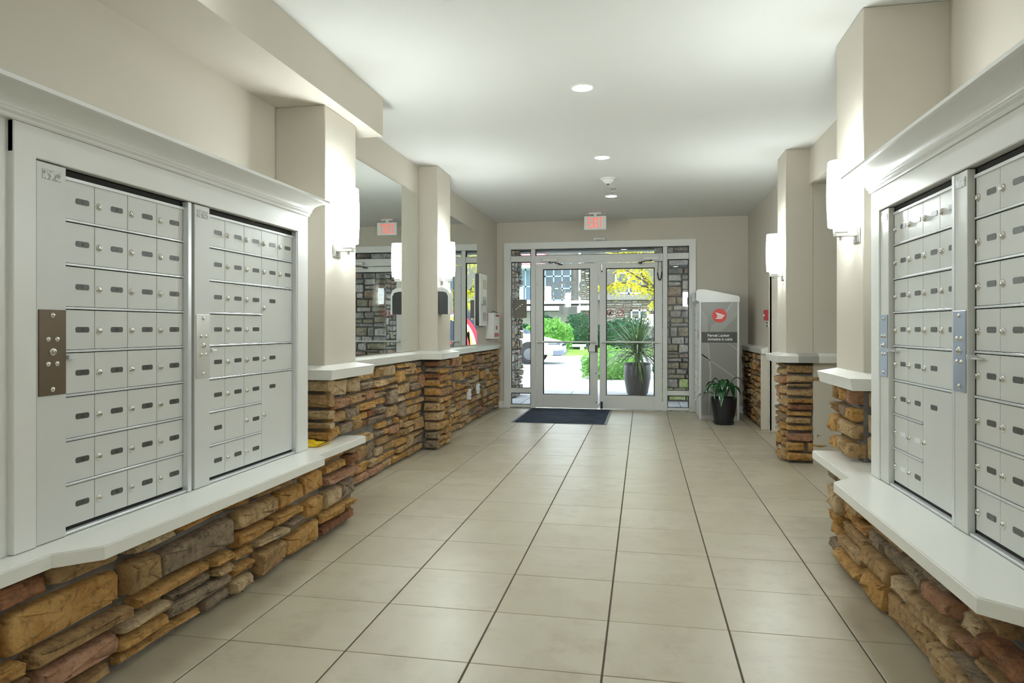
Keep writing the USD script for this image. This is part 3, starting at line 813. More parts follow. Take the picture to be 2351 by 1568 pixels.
def door_leaf(name, label, x0, x1, gx0, gx1):
    d = thing(name, label, kind="structure")
    obj("stile", bx(x0, gx0, LY0, LY1, 0.012, 2.10, 0.003), "aluminium_frame", d)
    obj("stile", bx(gx1, x1, LY0, LY1, 0.012, 2.10, 0.003), "aluminium_frame", d)
    obj("top_rail", bx(gx0, gx1, LY0 + 0.0005, LY1, 2.022, 2.10, 0.002), "aluminium_frame", d)
    obj("bottom_rail", bx(gx0, gx1, LY0 + 0.0005, LY1, 0.012, 0.205, 0.002), "aluminium_frame", d)
    pane(d, gx0, gx1, 0.205, 2.022, y=GF + 0.018)
    b = obj("push_bar", [tube([(x0 + 0.035, LY0 - 0.06, 0.967), (x1 - 0.035, LY0 - 0.06, 0.967)], 0.0125, 12)], "silver_plate", d, smooth=40)
    for xb in (x0 + 0.04, x1 - 0.04):
        obj("bar_mount", tube([(xb, LY0 - 0.06, 0.967), (xb, LY0 + 0.002, 0.967)], 0.012, 10), "silver_plate", b, smooth=40)
    return d


dl = door_leaf("door_1", "left white framed glass door leaf with house number 8328 and lock box", -1.528, -0.633, -1.422, -0.744)
dr = door_leaf("door_2", "right white framed glass door leaf with two prohibition stickers", -0.605, 0.268, -0.515, 0.164)


def closer(parent, x0, x1, xa, xe):
    """surface door closer: body on the frame head, arm down to the leaf"""
    k = obj("closer_body", bx(x0, x1, GF - 0.075, GF - 0.012, 2.128, 2.172, 0.006), "white_plastic", parent)
    obj("closer_arm", [tube([(xa, GF - 0.05, 2.130), (xa, GF - 0.05, 2.105)], 0.011, 10), tube([(xa, GF - 0.055, 2.108), ((xa + xe) / 2, GF - 0.16, 2.100), (xe, GF - 0.07, 2.092)], 0.0065, 8), bx(xe - 0.02, xe + 0.03, GF - 0.08, GF - 0.004, 2.075, 2.093, 0.003)], "lock_hole", k)
    return k


closer(dl, -1.425, -1.205, -1.32, -1.17)
closer(dr, 0.0, 0.225, 0.115, -0.04)
b = obj("lock_box", bx(-0.760, -0.640, LY0 - 0.035, LY0, 0.828, 0.918, 0.004), "white_plastic", dl)
obj("latch_guard", [bx(-0.668, -0.632, LY0 - 0.04, LY0 - 0.032, 0.822, 0.924), bx(-0.768, -0.758, LY0 - 0.036, LY0 - 0.002, 0.826, 0.92)], "lock_hole", dl)
for z in (1.80, 1.2, 0.62, 0.24, 0.08, 2.05):
    obj("screw", mapped(lathe([(0, 0), (0.006, 0), (0.004, 0.002), (0, 0.0022)], 8), TO_FRONT, (-1.51, LY0, z)), "badge_metal", dl)
for z in (0.52, 0.10):
    obj("screw", mapped(lathe([(0, 0), (0.008, 0), (0.005, 0.003), (0, 0.003)], 8), TO_FRONT, (-0.655, LY0, z)), "lock_hole", dl)
f = obj("flush_bolt", bx(-0.585, -0.560, LY0 - 0.014, LY0, 1.985, 2.095, 0.003), "nickel", dr)
obj("bolt_knob", bx(-0.578, -0.566, LY0 - 0.024, LY0 - 0.012, 1.965, 1.99, 0.002), "lock_hole", f)
f = obj("flush_bolt", bx(-0.592, -0.562, LY0 - 0.022, LY0, 0.012, 0.115, 0.004), "lock_hole", dr)
# cord from the frame head to the right leaf
pts = [(0.215, GF - 0.02, 2.10), (0.212, GF - 0.04, 2.02), (0.205, GF - 0.045, 1.94), (0.214, GF - 0.045, 1.87), (0.232, GF - 0.045, 1.835), (0.252, GF - 0.045, 1.86), (0.262, GF - 0.04, 1.93), (0.258, GF - 0.03, 2.03), (0.258, GF - 0.012, 2.11)]
P = np.array(pts)
tt = np.linspace(0, len(P) - 1, 40)
P = np.stack([np.interp(tt, np.arange(len(P)), P[:, k]) for k in range(3)], 1)
rr = np.where((tt > 2) & (tt < 6.2), 0.0085, 0.0035)
obj("door_cord", tube(P, rr, 8), "coil_black", dr, smooth=60)

# house number applied to the outside of the glass, read from outside
m = meshkit.text_mesh("8328", 0.235, 0.0008, bold=True)
w0 = m.bounds[1][0] - m.bounds[0][0]
m.apply_translation((-m.bounds.mean(0)[0], 0, 0))
m.apply_scale((0.585 / w0, 1, 1))
obj("house_number", mapped(m, TO_BACK, (-1.075, GF + 0.0245, 1.605)), "frosted_vinyl", dl, label="frosted house number 8328 seen from behind")
dec = unary_union([Point(0, 0.06).buffer(0.035), sbox(-0.008, -0.14, 0.012, 0.05)])
obj("door_mark", [mapped(ext(dec, 0.0008), TO_BACK, (-1.065, GF + 0.0245, 1.50))], "print_white", dl, label="white upright mark below the house number")  # pale shapes on the glass below the house number
dec2 = unary_union([sbox(-0.135, -0.05, 0.0, 0.03).buffer(0.02), sbox(0.02, -0.06, 0.12, 0.05).buffer(0.012)])
obj("door_mark", [mapped(ext(dec2, 0.0007), TO_BACK, (-1.06, GF + 0.0255, 1.435))], "pale_mark_thin", dl, label="pale double rectangle mark below the house number")

for xc, man in ((-0.456, True), (-0.312, False)):
    ring = Point(0, 0).buffer(0.047).difference(Point(0, 0).buffer(0.038))
    slash = affinity.rotate(sbox(-0.045, -0.004, 0.045, 0.004), 45)
    obj("prohibition_sticker", mapped(ext(unary_union([ring, slash]), 0.0006), TO_FRONT, (xc, GF + 0.0175, 1.388)), "sticker_red", dr, label="red ring sticker with a slash")
    if man:
        body = unary_union([Point(0.004, 0.018).buffer(0.007), Polygon([(-0.006, 0.01), (0.012, 0.008), (0.006, -0.01), (0.022, -0.036), (0.013, -0.037), (0.0, -0.014), (-0.016, -0.036), (-0.024, -0.033), (-0.008, -0.008)])])
        obj("walking_figure", mapped(ext(body, 0.0005), TO_FRONT, (xc, GF + 0.0174, 1.385)), "digit_black", dr)

pp = thing("paper_sheet", "brown paper sheet taped inside the left sidelight", "paper", (-1.76, GF + 0.03, 1.43))
obj("sheet", bx(-1.876, -1.665, YE + 0.054, YE + 0.0565, 1.316, 1.585, 0.0005), "kraft_paper", pp)
obj("tape_mark", [bx(-1.83 + 0.03 * k, -1.815 + 0.03 * k, YE + 0.0532, YE + 0.0542, 1.44 + 0.022 * k, 1.452 + 0.022 * k) for k in range(4)], "silver_plate", pp, kind="stuff")

# door mat
mt = thing("door_mat", "dark navy carpet mat with grey rubber edge before the doors", "door mat", (-1.0, 9.5, 0))
obj("rubber_border", bx(-1.60, -0.425, 8.69, 10.275, 0.0004, 0.004, 0.002), "mat_rubber", mt)
obj("carpet", bx(-1.565, -0.46, 8.72, 10.25, 0.003, 0.009, 0.002), "carpet_navy", mt)

# ================================================================ LEFT WALL FITTINGS
hd = thing("soap_dispenser", "white and black hand sanitiser dispenser on the left column under the sconce", "dispenser", (-1.91, 6.62, 1.29))
sh = Polygon([(0, 1.555), (0.06, 1.55), (0.095, 1.53), (0.112, 1.49), (0.116, 1.30), (0.098, 1.295), (0.098, 1.47), (0.08, 1.505), (0.04, 1.515), (0, 1.515)])
obj("cover", mapped(ext(sh, 0.12), [[1, 0, 0], [0, 0, 1], [0, 1, 0]], (-1.91, 6.555, 0)), "white_plastic", hd, smooth=30)
obj("body", mapped(ext(Polygon([(0, 1.515), (0.04, 1.515), (0.08, 1.505), (0.098, 1.47), (0.098, 1.298), (0.02, 1.298), (0, 1.31)]).buffer(-0.0008), 0.114), [[1, 0, 0], [0, 0, 1], [0, 1, 0]], (-1.91, 6.558, 0)), "black_plastic", hd)
cp = thing("control_panel", "white annunciator panel with three grey windows on the left wall", "control panel", (-2.08, 9.17, 1.53))
obj("back_box", bx(XL, XL + 0.035, 8.968, 9.38, 1.20, 1.868, 0.002), "black_plastic", cp)
obj("cover", bx(XL + 0.034, XL + 0.05, 8.972, 9.378, 1.196, 1.872, 0.003), "white_plastic", cp)
for z0, z1 in ((1.68, 1.80), (1.465, 1.58), (1.255, 1.37)):
    obj("display_window", bx(XL + 0.049, XL + 0.0515, 9.12, 9.32, z0, z1, 0.001), "window_grey", cp)
obj("key_switch", mapped(lathe([(0, 0), (0.009, 0), (0.008, 0.006), (0, 0.006)], 10), TO_LEFT, (XL + 0.05, 9.08, 1.47)), "lock_hole", cp)
gp = thing("notice_plate", "tall narrow grey plate on the left wall beside the control panel", "plate", (XL, 9.5, 1.6))
obj("plate", bx(XL, XL + 0.006, 9.41, 9.60, 1.405, 1.785, 0.002), "grey_panel", gp)
kp = thing("keypad", "small black keypad below the grey plate on the left wall", "keypad", (XL, 9.46, 1.3))
obj("body", bx(XL, XL + 0.03, 9.405, 9.50, 1.265, 1.365, 0.003), "black_plastic", kp)
obj("indicator", bx(XL + 0.0295, XL + 0.0315, 9.455, 9.485, 1.29, 1.35), "emblem_red", kp)
fb = thing("safety_box", "white wall box with red printed labels in the corner left of the doors", "wall box", (XL, 9.7, 1.02))
obj("body", bx(XL, -1.985, 9.52, 9.90, 1.02, 1.375, 0.006), "white_plastic", fb)
obj("label_strip", bx(-1.986, -1.984, 9.64, 9.87, 1.325, 1.352), "sticker_red", fb, label="red printed strip")
obj("label_strip", bx(-1.986, -1.984, 9.56, 9.87, 1.045, 1.10), "sticker_red", fb, label="red printed strip")
obj("red_seal", bx(-1.986, -1.978, 9.67, 9.73, 1.145, 1.20, 0.002), "red_plastic", fb)
obj("strap", tube([(-2.02, 9.53, 1.375), (-2.01, 9.58, 1.395), (-1.995, 9.7, 1.39), (-1.99, 9.8, 1.376)], 0.006, 6), "black_plastic", fb, smooth=60)
for y, z, lab in ((8.37, 0.37, "left white outlet cover on the far stone wainscot"), (8.83, 0.40, "right white outlet cover on the far stone wainscot, nearer the doors")):
    o = thing("wall_outlet", lab, "outlet", (-2.04, y, z - 0.06))
    obj("cover_plate", bx(-2.075, -2.032, y - 0.04, y + 0.04, z - 0.062, z + 0.062, 0.003), "socket_white", o)
    obj("socket", [bx(-2.033, -2.030, y - 0.017, y + 0.017, z - 0.045, z - 0.01, 0.001), bx(-2.033, -2.030, y - 0.017, y + 0.017, z + 0.01, z + 0.045, 0.001)], "window_grey", o)

# right wall fittings
fa = thing("fire_alarm_pull", "small red fire alarm pull station on the right wall above the wainscot", "fire alarm", (XR, 8.66, 1.26))
obj("housing", bx(XR - 0.045, XR, 8.62, 8.71, 1.255, 1.375, 0.004), "red_plastic", fa)
obj("pull_bar", bx(XR - 0.052, XR - 0.044, 8.625, 8.705, 1.30, 1.325, 0.002), "print_white", fa)
sw = thing("wall_switch", "tiny dark and white switch below the red fire alarm pull", "switch", (XR, 8.65, 1.17))
obj("cover_plate", bx(XR - 0.012, XR, 8.62, 8.69, 1.175, 1.245, 0.002), "white_plastic", sw)
obj("rocker", [bx(XR - 0.018, XR - 0.011, 8.635, 8.675, 1.182, 1.202), bx(XR - 0.018, XR - 0.011, 8.635, 8.675, 1.216, 1.236)], "black_plastic", sw)

# ================================================================ PARCEL LOCKER
LX0, LX1, LYa, LYb = 0.712, 1.192, 9.45, 10.2
pk = thing("parcel_locker", "grey and white parcel locker with red round emblem beside the entrance doors", "parcel locker", ((LX0 + LX1) / 2, 9.8, 0))
obj("body", bx(LX0 + 0.006, LX1 - 0.004, LYa + 0.006, LYb, 0.0, 1.50, 0.003), "locker_white", pk)
obj("side_panel", bx(LX0 + 0.022, LX1 - 0.022, LYa - 0.002, LYa + 0.008, 0.055, 1.505, 0.002), "locker_grey", pk, label="grey printed side panel")
obj("corner_post", bx(LX0 - 0.004, LX0 + 0.022, LYa - 0.006, LYa + 0.02, 0.0, 1.52, 0.006), "locker_white", pk)
obj("corner_post", bx(LX1 - 0.022, LX1 + 0.004, LYa - 0.006, LYa + 0.02, 0.0, 1.50, 0.006), "locker_white", pk)
obj("plinth", bx(LX0 + 0.02, LX1 - 0.02, LYa - 0.004, LYa + 0.006, 0.0, 0.056, 0.002), "locker_line", pk)
roof = hull([(x, y, z) for y in (LYa - 0.02, LYb) for x, z in ((LX0 - 0.045, 1.525), (LX0 - 0.045, 1.635), (LX0 - 0.02, 1.658), (LX0 + 0.06, 1.66), (LX1 - 0.02, 1.575), (LX1 + 0.006, 1.555), (LX1 + 0.006, 1.495), (LX0 + 0.0, 1.495))])
obj("roof", roof, "locker_white", pk, smooth=25, label="white sloping cap")
obj("number_sticker", bx(LX0 - 0.047, LX0 - 0.044, LYa + 0.02, LYa + 0.11, 1.545, 1.62), "van_navy", pk, label="dark blue sticker on the cap's front")
PY = LYa - 0.0022
light = [Polygon([(0.16, 1.49), (0.40, 1.49), (0.30, 1.36), (0.26, 1.10), (0.30, 0.9), (0.2, 0.6), (0.17, 0.07), (0.09, 0.07), (0.08, 1.45)])]
obj("panel_graphic", mapped(ext(Polygon([(0.024, 1.40), (0.024, 0.83), (0.10, 0.74), (0.10, 1.3)]), 0.0008), TO_FRONT, (LX0, PY, 0)), "locker_grey_light", pk, label="pale printed swoosh")
obj("panel_graphic", mapped(ext(Polygon([(0.39, 1.50), (0.42, 1.50), (0.36, 1.40), (0.31, 1.34), (0.30, 1.355)]), 0.0008), TO_FRONT, (LX0, PY, 0)), "locker_line", pk, label="pale printed swoosh")
obj("panel_graphic", mapped(ext(Polygon([(0.455, 0.515), (0.455, 0.53), (0.024, 0.84), (0.024, 0.825)]), 0.0008), TO_FRONT, (LX0, PY, 0)), "locker_line", pk, label="pale diagonal printed line")
obj("panel_graphic", mapped(ext(Polygon([(0.35, 0.972), (0.365, 0.972), (0.455, 0.905), (0.455, 0.89)]), 0.0008), TO_FRONT, (LX0, PY, 0)), "locker_line", pk, label="pale diagonal printed line")
obj("panel_graphic", mapped(ext(Polygon([(0.105, 0.075), (0.12, 0.075), (0.145, 0.6), (0.11, 0.972), (0.095, 0.972), (0.125, 0.6)]), 0.0008), TO_FRONT, (LX0, PY, 0)), "locker_line", pk, label="pale printed streak")
obj("panel_graphic", mapped(ext(Polygon([(0.26, 1.115), (0.455, 1.32), (0.455, 1.49), (0.42, 1.49), (0.33, 1.37), (0.15, 1.20), (0.12, 1.118)]), 0.0006), TO_FRONT, (LX0, PY, 0)), "locker_grey_light", pk, label="pale printed swoosh")
EX, EZ = 0.954, 1.325
obj("emblem_disc", mapped(ext(Point(0, 0).buffer(0.088, quad_segs=12), 0.0016), TO_FRONT, (EX, PY, EZ)), "emblem_red", pk, label="red round emblem")
wing = unary_union([Polygon([(-0.052, 0.043), (0.066, 0.004), (0.028, -0.041), (-0.052, -0.041), (-0.041, -0.030), (0.030, -0.030), (0.033, -0.026), (-0.036, -0.026), (-0.026, -0.016), (0.039, -0.016), (0.042, -0.012), (-0.031, -0.012), (-0.022, -0.002), (0.049, -0.002), (0.051, 0.001), (-0.024, 0.003)])]).buffer(0)
obj("emblem_wing", mapped(ext(wing, 0.0012), TO_FRONT, (EX, PY - 0.0016, EZ)), "print_white", pk, label="white arrow wing with stripes")
obj("text_band", mapped(ext(sbox(0.024, 0.982, 0.458, 1.118), 0.0014), TO_FRONT, (LX0, PY, 0)), "locker_band", pk, label="dark band with two lines of white text")
for txt, z, wd in (("Parcel Locker", 1.058, 0.265), ("Armoire à colis", 1.010, 0.302)):
    m = meshkit.text_mesh(txt, 0.030, 0.0008, bold=True)
    m.apply_translation((-m.bounds[0][0], 0, 0))
    m.apply_scale((wd / m.bounds[1][0], 1, 1))
    obj("lettering", mapped(m, TO_FRONT, (LX0 + 0.098, PY - 0.0014, z)), "print_white", pk)
for j in range(6):                              # locker doors on the front, seen edge-on
    for i in range(2):
        d = obj("door", bx(LX0 - 0.006, LX0 + 0.008, LYa + 0.03 + i * 0.36, LYa + 0.375 + i * 0.36, 0.18 + j * 0.215, 0.385 + j * 0.215, 0.004), "locker_white", pk)
        obj("lock", mapped(lathe([(0, 0), (0.012, 0), (0.009, 0.008), (0, 0.008)], 10), TO_RIGHT, (LX0 - 0.006, LYa + 0.33 + i * 0.36, 0.28 + j * 0.215)), "chrome", d)
obj("warning_label", bx(LX0 - 0.008, LX0 - 0.006, LYa + 0.10, LYa + 0.2, 1.03, 1.13), "emblem_red", pk)


# ================================================================ PLANTS AND BAG
def blade(pts, widths, fold=0.25):
    """A strap leaf along a curve with a folded cross-section, two-sided and thin but solid."""
    p = np.asarray(pts, float)
    t = np.gradient(p, axis=0)
    t /= np.linalg.norm(t, axis=1, keepdims=True) + 1e-9
    s = np.cross(t, [0, 0, 1.0])
    s /= np.linalg.norm(s, axis=1, keepdims=True) + 1e-9
    nn = np.cross(s, t)
    w = np.asarray(widths, float)[:, None]
    th = 0.0012
    L = p - s * w + nn * w * fold
    Rr = p + s * w + nn * w * fold
    V = np.vstack([L, p, Rr, L - nn * th, p - nn * th * 2, Rr - nn * th])
    n = len(p)
    F = []
    for i in range(n - 1):
        for a, b in ((0, 1), (1, 2)):
            i0, i1 = a * n + i, b * n + i
            F += [(i0, i1, i1 + 1), (i0, i1 + 1, i0 + 1)]
            j0, j1 = (a + 3) * n + i, (b + 3) * n + i
            F += [(j0, j1 + 1, j1), (j0, j0 + 1, j1 + 1)]
    return trimesh.Trimesh(V, F, process=False)


PX, PYY = 0.962, 9.06
po = thing("potted_plant", "dark green drooping houseplant in a black pot before the parcel locker", "potted plant", (PX, PYY, 0))
obj("saucer", at(lathe([(0, 0.0), (0.118, 0.0), (0.128, 0.03), (0.120, 0.034), (0.112, 0.012), (0, 0.012)], 28), PX, PYY, 0), "pot_black", po, smooth=40)
obj("pot", at(lathe([(0, 0.012), (0.105, 0.012), (0.115, 0.03), (0.138, 0.14), (0.154, 0.25), (0.158, 0.31), (0.158, 0.325), (0.146, 0.325), (0.143, 0.27), (0, 0.27)], 32), PX, PYY, 0), "pot_black", po, smooth=40)
obj("soil", at(lathe([(0, 0.268), (0.142, 0.268), (0.142, 0.280), (0.05, 0.288), (0, 0.288)], 20), PX, PYY, 0), "soil", po)
rg = np.random.default_rng(8)
LV = [(-0.40, -0.05, 0.40, 0.165, 0.030), (-0.20, -0.10, 0.50, 0.37, 0.052), (-0.12, -0.16, 0.53, 0.30, 0.055), (-0.03, -0.16, 0.55, 0.42, 0.055), (0.05, -0.05, 0.54, 0.44, 0.04), (0.11, -0.12, 0.52, 0.30, 0.05), (0.22, 0.0, 0.56, 0.53, 0.035),
      (0.19, -0.10, 0.47, 0.36, 0.045), (-0.20, 0.08, 0.51, 0.44, 0.045), (-0.05, -0.20, 0.45, 0.22, 0.048), (0.03, 0.12, 0.54, 0.46, 0.05), (-0.14, 0.02, 0.56, 0.47, 0.05), (0.13, 0.10, 0.50, 0.40, 0.04), (-0.24, -0.06, 0.45, 0.33, 0.042), (0.02, -0.1, 0.50, 0.40, 0.05)]
for (dx, dy, zm, ze, wd) in LV:
    q0 = np.array([PX + dx * 0.12, PYY + dy * 0.12, 0.28])
    q1 = np.array([PX + dx * 0.35, PYY + dy * 0.35, zm + 0.06])
    q2 = np.array([PX + dx * 0.75, PYY + dy * 0.75, zm + 0.02])
    q3 = np.array([PX + dx, PYY + dy, ze])
    s_ = np.linspace(0, 1, 11)[:, None]
    C = (1 - s_) ** 3 * q0 + 3 * (1 - s_) ** 2 * s_ * q1 + 3 * (1 - s_) * s_ ** 2 * q2 + s_ ** 3 * q3
    lf = obj("leaf", blade(C[4:], wd * np.array([0.12, 0.62, 0.95, 1.0, 0.8, 0.45, 0.03]) * 0.85, 0.3), "leaf_dark", po, smooth=60)
    obj("stalk", tube(C[:5], [0.006, 0.006, 0.005, 0.005, 0.004], 6), "leaf_dark", lf, smooth=60)

bg = thing("snack_bag", "crumpled yellow packet lying on the left ledge behind the mailbox frame", "packet", (-1.87, 3.72, LEDGE))
rg = np.random.default_rng(4)
nu, nv = 14, 8
U_, V_ = np.meshgrid(np.linspace(0, 1, nu), np.linspace(0, 1, nv), indexing="ij")
puff = np.sin(np.pi * U_) ** 0.6 * np.sin(np.pi * V_) ** 0.5
top = np.stack([-1.99 + 0.245 * U_, 3.63 + 0.15 * V_ + 0.055 * U_, LEDGE + 0.003 + 0.045 * puff * (1 - 0.75 * U_) + rg.normal(0, 0.003, U_.shape) * (puff > 0.2)], -1).reshape(-1, 3)
top[:, 2] += 0.018 * (U_.ravel() > 0.93)
bot = top.copy()
bot[:, 2] = np.minimum(top[:, 2] - 0.002, LEDGE + 0.001 + 0.016 * (U_.ravel() > 0.93))
F = []
N_ = nu * nv
for i in range(nu - 1):
    for j in range(nv - 1):
        a = i * nv + j
        F += [(a, a + nv, a + nv + 1), (a, a + nv + 1, a + 1), (N_ + a, N_ + a + nv + 1, N_ + a + nv), (N_ + a, N_ + a + 1, N_ + a + nv + 1)]
obj("packet", trimesh.Trimesh(np.vstack([top, bot]), F, process=False), "bag_yellow", bg)
obj("white_seam", bx(-1.985, -1.955, 3.635, 3.78, LEDGE + 0.02, LEDGE + 0.042, 0.003), "print_white", bg)

# ================================================================ OUTSIDE
gr = thing("ground", "pale asphalt driveway and street outside the doors", kind="structure")
obj("asphalt", bx(-40, 40, 13.4, 31, -0.2, -0.02), "asphalt", gr)
obj("paving_bed", bx(-6, 6, YE + 0.12, 13.4, -0.2, -0.03), "mortar_outdoor", gr)
for j in range(5):
    for i in range(10):
        x0, y0 = -3.1 + 0.61 * i, YE + 0.14 + 0.62 * j
        obj("paver", bx(x0 + 0.005, x0 + 0.605, y0 + 0.005, y0 + 0.615, -0.06, -0.012, 0.004), "paver", gr)
lw = thing("lawn", "bright green lawn strip across the street", "lawn", (0, 36, 0), kind="stuff")
obj("grass", bx(-40, 40, 31, 45, -0.2, 0.0), "lawn", lw)
cb = thing("curb", "low dark retaining edge behind the lawn", "curb", (0, 42, 0))
obj("curb_stone", bx(-8.5, 30, 42.0, 42.4, 0.0, 0.62, 0.03), "curb_dark", cb)
bn = thing("bench", "pale concrete slab bench at the back of the lawn", "bench", (-4.0, 38.6, 0))
obj("seat", bx(-5.1, -3.0, 38.4, 38.9, 0.16, 0.30, 0.02), "far_white", bn)
obj("support", bx(-5.0, -4.8, 38.45, 38.85, -0.02, 0.17, 0.01), "far_white", bn)
obj("support", bx(-3.3, -3.1, 38.45, 38.85, -0.02, 0.17, 0.01), "far_white", bn)
st = thing("entry_steps", "grey concrete steps rising to the building across the street", "steps", (-3.7, 43.4, 0))
for k in range(4):
    obj("step", bx(-4.6, -3.2, 42.6 + 0.5 * k, 45.0, 0.0, 0.25 + 0.2 * k, 0.02), "concrete_step", st)
# portico
pr = thing("portico_roof", "dark soffit of the entrance portico outside the doors", "canopy", (-0.6, 11.6, 2.72))
obj("soffit", bx(-3.4, 2.2, YE + 0.16, 12.7, 2.72, 2.95), "portico_dark", pr)
obj("edge_beam", bx(-3.4, 2.2, 12.4, 12.7, 2.50, 2.75), "portico_dark", pr)
obj("soffit_strip", bx(-3.2, 2.0, 10.75, 10.80, 2.70, 2.722), "far_white", pr)
for n, (x0, x1, lab, sd) in enumerate(((-3.3, -2.10, "outdoor stone pillar at the left of the doorway, only its rough edge visible", 51), (0.20, 1.5, "outdoor stone pillar seen through the right sidelight", 52))):
    q = thing("stone_pillar", lab, "stone pillar", ((x0 + x1) / 2, 12.2, 0))
    e = 0.05
    obj("mortar", bx(x0 + e, x1 - e, 11.85, 12.55, -0.02, 2.74), "mortar_outdoor", q)
    fx0, fx1 = (x0 + 0.35, x1) if n == 0 else (x0 + 0.01, x1 - 0.3)
    lay_stones(q, sd, U_X_FRONT, (fx0, 11.85, 0.0), fx1 - fx0, 2.72, wr=(0.16, 0.36), hr=(0.07, 0.09, 0.11, 0.15), d=(0.03, 0.06), mats=OUT_STONES, weights=np.array([.34, .26, .2, .2]), n=12, moss=0.42 if n else 0.0)
    if n == 0:
        lay_stones(q, sd + 5, U_Y_LEFT, (x1 - e, 11.84, 0.0), 0.72, 2.72, wr=(0.16, 0.3), hr=(0.07, 0.09, 0.11, 0.15), d=(0.03, 0.07), mats=OUT_STONES, weights=np.array([.34, .26, .2, .2]), n=12)
    else:
        lay_stones(q, sd + 5, U_Y_RIGHT, (x0 + e, 11.84, 0.0), 0.72, 2.72, wr=(0.16, 0.3), hr=(0.07, 0.09, 0.11, 0.15), d=(0.03, 0.06), mats=OUT_STONES, weights=np.array([.34, .26, .2, .2]), n=12)

# yucca in a tall pot
YX, YY = -0.095, 12.86
yu = thing("potted_yucca", "spiky green potted plant in a tall dark pot outside the right door", "potted plant", (YX, YY, 0))
obj("pot", at(lathe([(0, -0.01), (0.165, -0.01), (0.185, 0.03), (0.232, 0.28), (0.238, 0.42), (0.226, 0.52), (0.236, 0.535), (0.236, 0.555), (0.205, 0.555), (0.20, 0.47), (0, 0.47)], 32), YX, YY, 0), "glazed_pot", yu, smooth=40)
obj("soil", at(lathe([(0, 0.46), (0.203, 0.46), (0.203, 0.50), (0, 0.515)], 20), YX, YY, 0), "soil", yu)
obj("motif", [mapped(ext(Point(0.028 * math.cos(a), 0.03 * math.sin(a)).buffer(0.021, quad_segs=3), 0.008), TO_FRONT, (YX - 0.10, YY - 0.199, 0.40)) for a in np.arange(6) * math.pi / 3], "pot_motif_blue", yu)
obj("stem", tube([(YX, YY, 0.5), (YX + 0.01, YY, 0.66), (YX, YY, 0.84)], [0.05, 0.042, 0.035], 8), "bark", yu, smooth=60)
rg = np.random.default_rng(6)
for k in range(150):
    az = rg.uniform(0, 2 * math.pi)
    el = rg.uniform(-0.35, 1.35)
    ln = rg.uniform(0.62, 0.92)
    base = np.array([YX, YY, rg.uniform(0.62, 0.86)])
    d = np.array([math.cos(az) * math.cos(el), math.sin(az) * math.cos(el), math.sin(el)])
    s_ = np.linspace(0, 1, 8)[:, None]
    droop = rg.uniform(0.12, 0.55) * math.cos(el) ** 1.2
    C = base + d * ln * s_ + np.array([0, 0, -1.0]) * droop * s_ ** 2.2
    C[:, 2] = np.maximum(C[:, 2], 0.12)
    obj("leaf", blade(C, 0.0135 * np.array([0.6, 0.85, 1, 1, 0.9, 0.7, 0.42, 0.03]), 0.25), "yucca_leaf", yu, smooth=60)


# foliage helpers
def leaf_cloud(pts, size, rng, flat=0.0):
    """One small folded quad per point."""
    n = len(pts)
    a = rng.normal(size=(n, 3))
    a[:, 2] *= 1 - flat
    a /= np.linalg.norm(a, axis=1, keepdims=True)
    b = np.cross(a, rng.normal(size=(n, 3)))
    b /= np.linalg.norm(b, axis=1, keepdims=True)
    s = size * rng.uniform(0.6, 1.3, (n, 1))
    V = np.stack([pts - a * s, pts + b * s * 0.45, pts + a * s, pts - b * s * 0.45], 1).reshape(-1, 3)
    F = (np.arange(n)[:, None] * 4 + np.array([[0, 1, 2, 3]])).reshape(-1, 4)
    F = np.vstack([F[:, [0, 1, 2]], F[:, [0, 2, 3]]])
    return trimesh.Trimesh(V, F, process=False)


def blob(rng, n, c, r):
    d = rng.normal(size=(n, 3))
    d /= np.linalg.norm(d, axis=1, keepdims=True)
    lump = 0.8 + 0.35 * meshkit.noise(d * 2.3 + rng.uniform(0, 9, 3))
    return np.array(c) + d * np.array(r) * (lump * rng.uniform(0.72, 1.0, n))[:, None]


def bush(name, label, c, r, matn, n, size, seed):
    g_ = np.random.default_rng(seed)
    t_ = thing(name, label, "bush", (c[0], c[1], 0))
    P_ = blob(g_, n, c, r)
    P_ = P_[P_[:, 2] > 0.02]
    obj("foliage", leaf_cloud(P_, size, g_), matn, t_, kind="stuff")
    core = trimesh.creation.icosphere(2, 1.0)
    core.apply_scale(np.array(r) * 0.74)
    core.apply_translation(c)
    obj("inner_growth", core, matn, t_)
    obj("stem", tube([(c[0], c[1], -0.05), (c[0], c[1], c[2])], 0.06, 6), "bark", t_)


bush("round_shrub", "bright light green rounded shrub behind the white car", (-4.55, 35.5, 0.75), (1.2, 1.0, 0.95), "bush_light", 2600, 0.10, 61)
bush("hedge_cone", "dark green clipped conical conifer right of the light shrub", (-3.55, 40.0, 1.0), (0.75, 0.7, 1.25), "bush_dark", 2200, 0.09, 62)
bush("hedge_cone", "dark green clipped conifer behind the light shrub", (-5.6, 40.9, 1.0), (0.8, 0.7, 1.05), "bush_dark", 2200, 0.09, 63)
bush("dark_hedge", "dark hedge seen through the left sidelight above the car", (-7.6, 40.5, 0.9), (1.6, 0.8, 0.75), "bush_dark", 2400, 0.10, 64)
bush("dark_hedge", "dark green hedge behind the spiky potted plant, left part", (-1.2, 40.5, 0.75), (1.7, 0.8, 1.0), "bush_dark", 2600, 0.10, 65)
bush("dark_hedge", "dark green hedge behind the spiky potted plant, right part", (2.6, 40.8, 0.75), (1.75, 0.8, 1.0), "bush_dark", 2600, 0.10, 66)
bush("low_planting", "yellow green low planting behind the tall dark pot", (-0.75, 17.0, 0.25), (0.75, 0.6, 0.5), "bush_light", 1700, 0.055, 67)
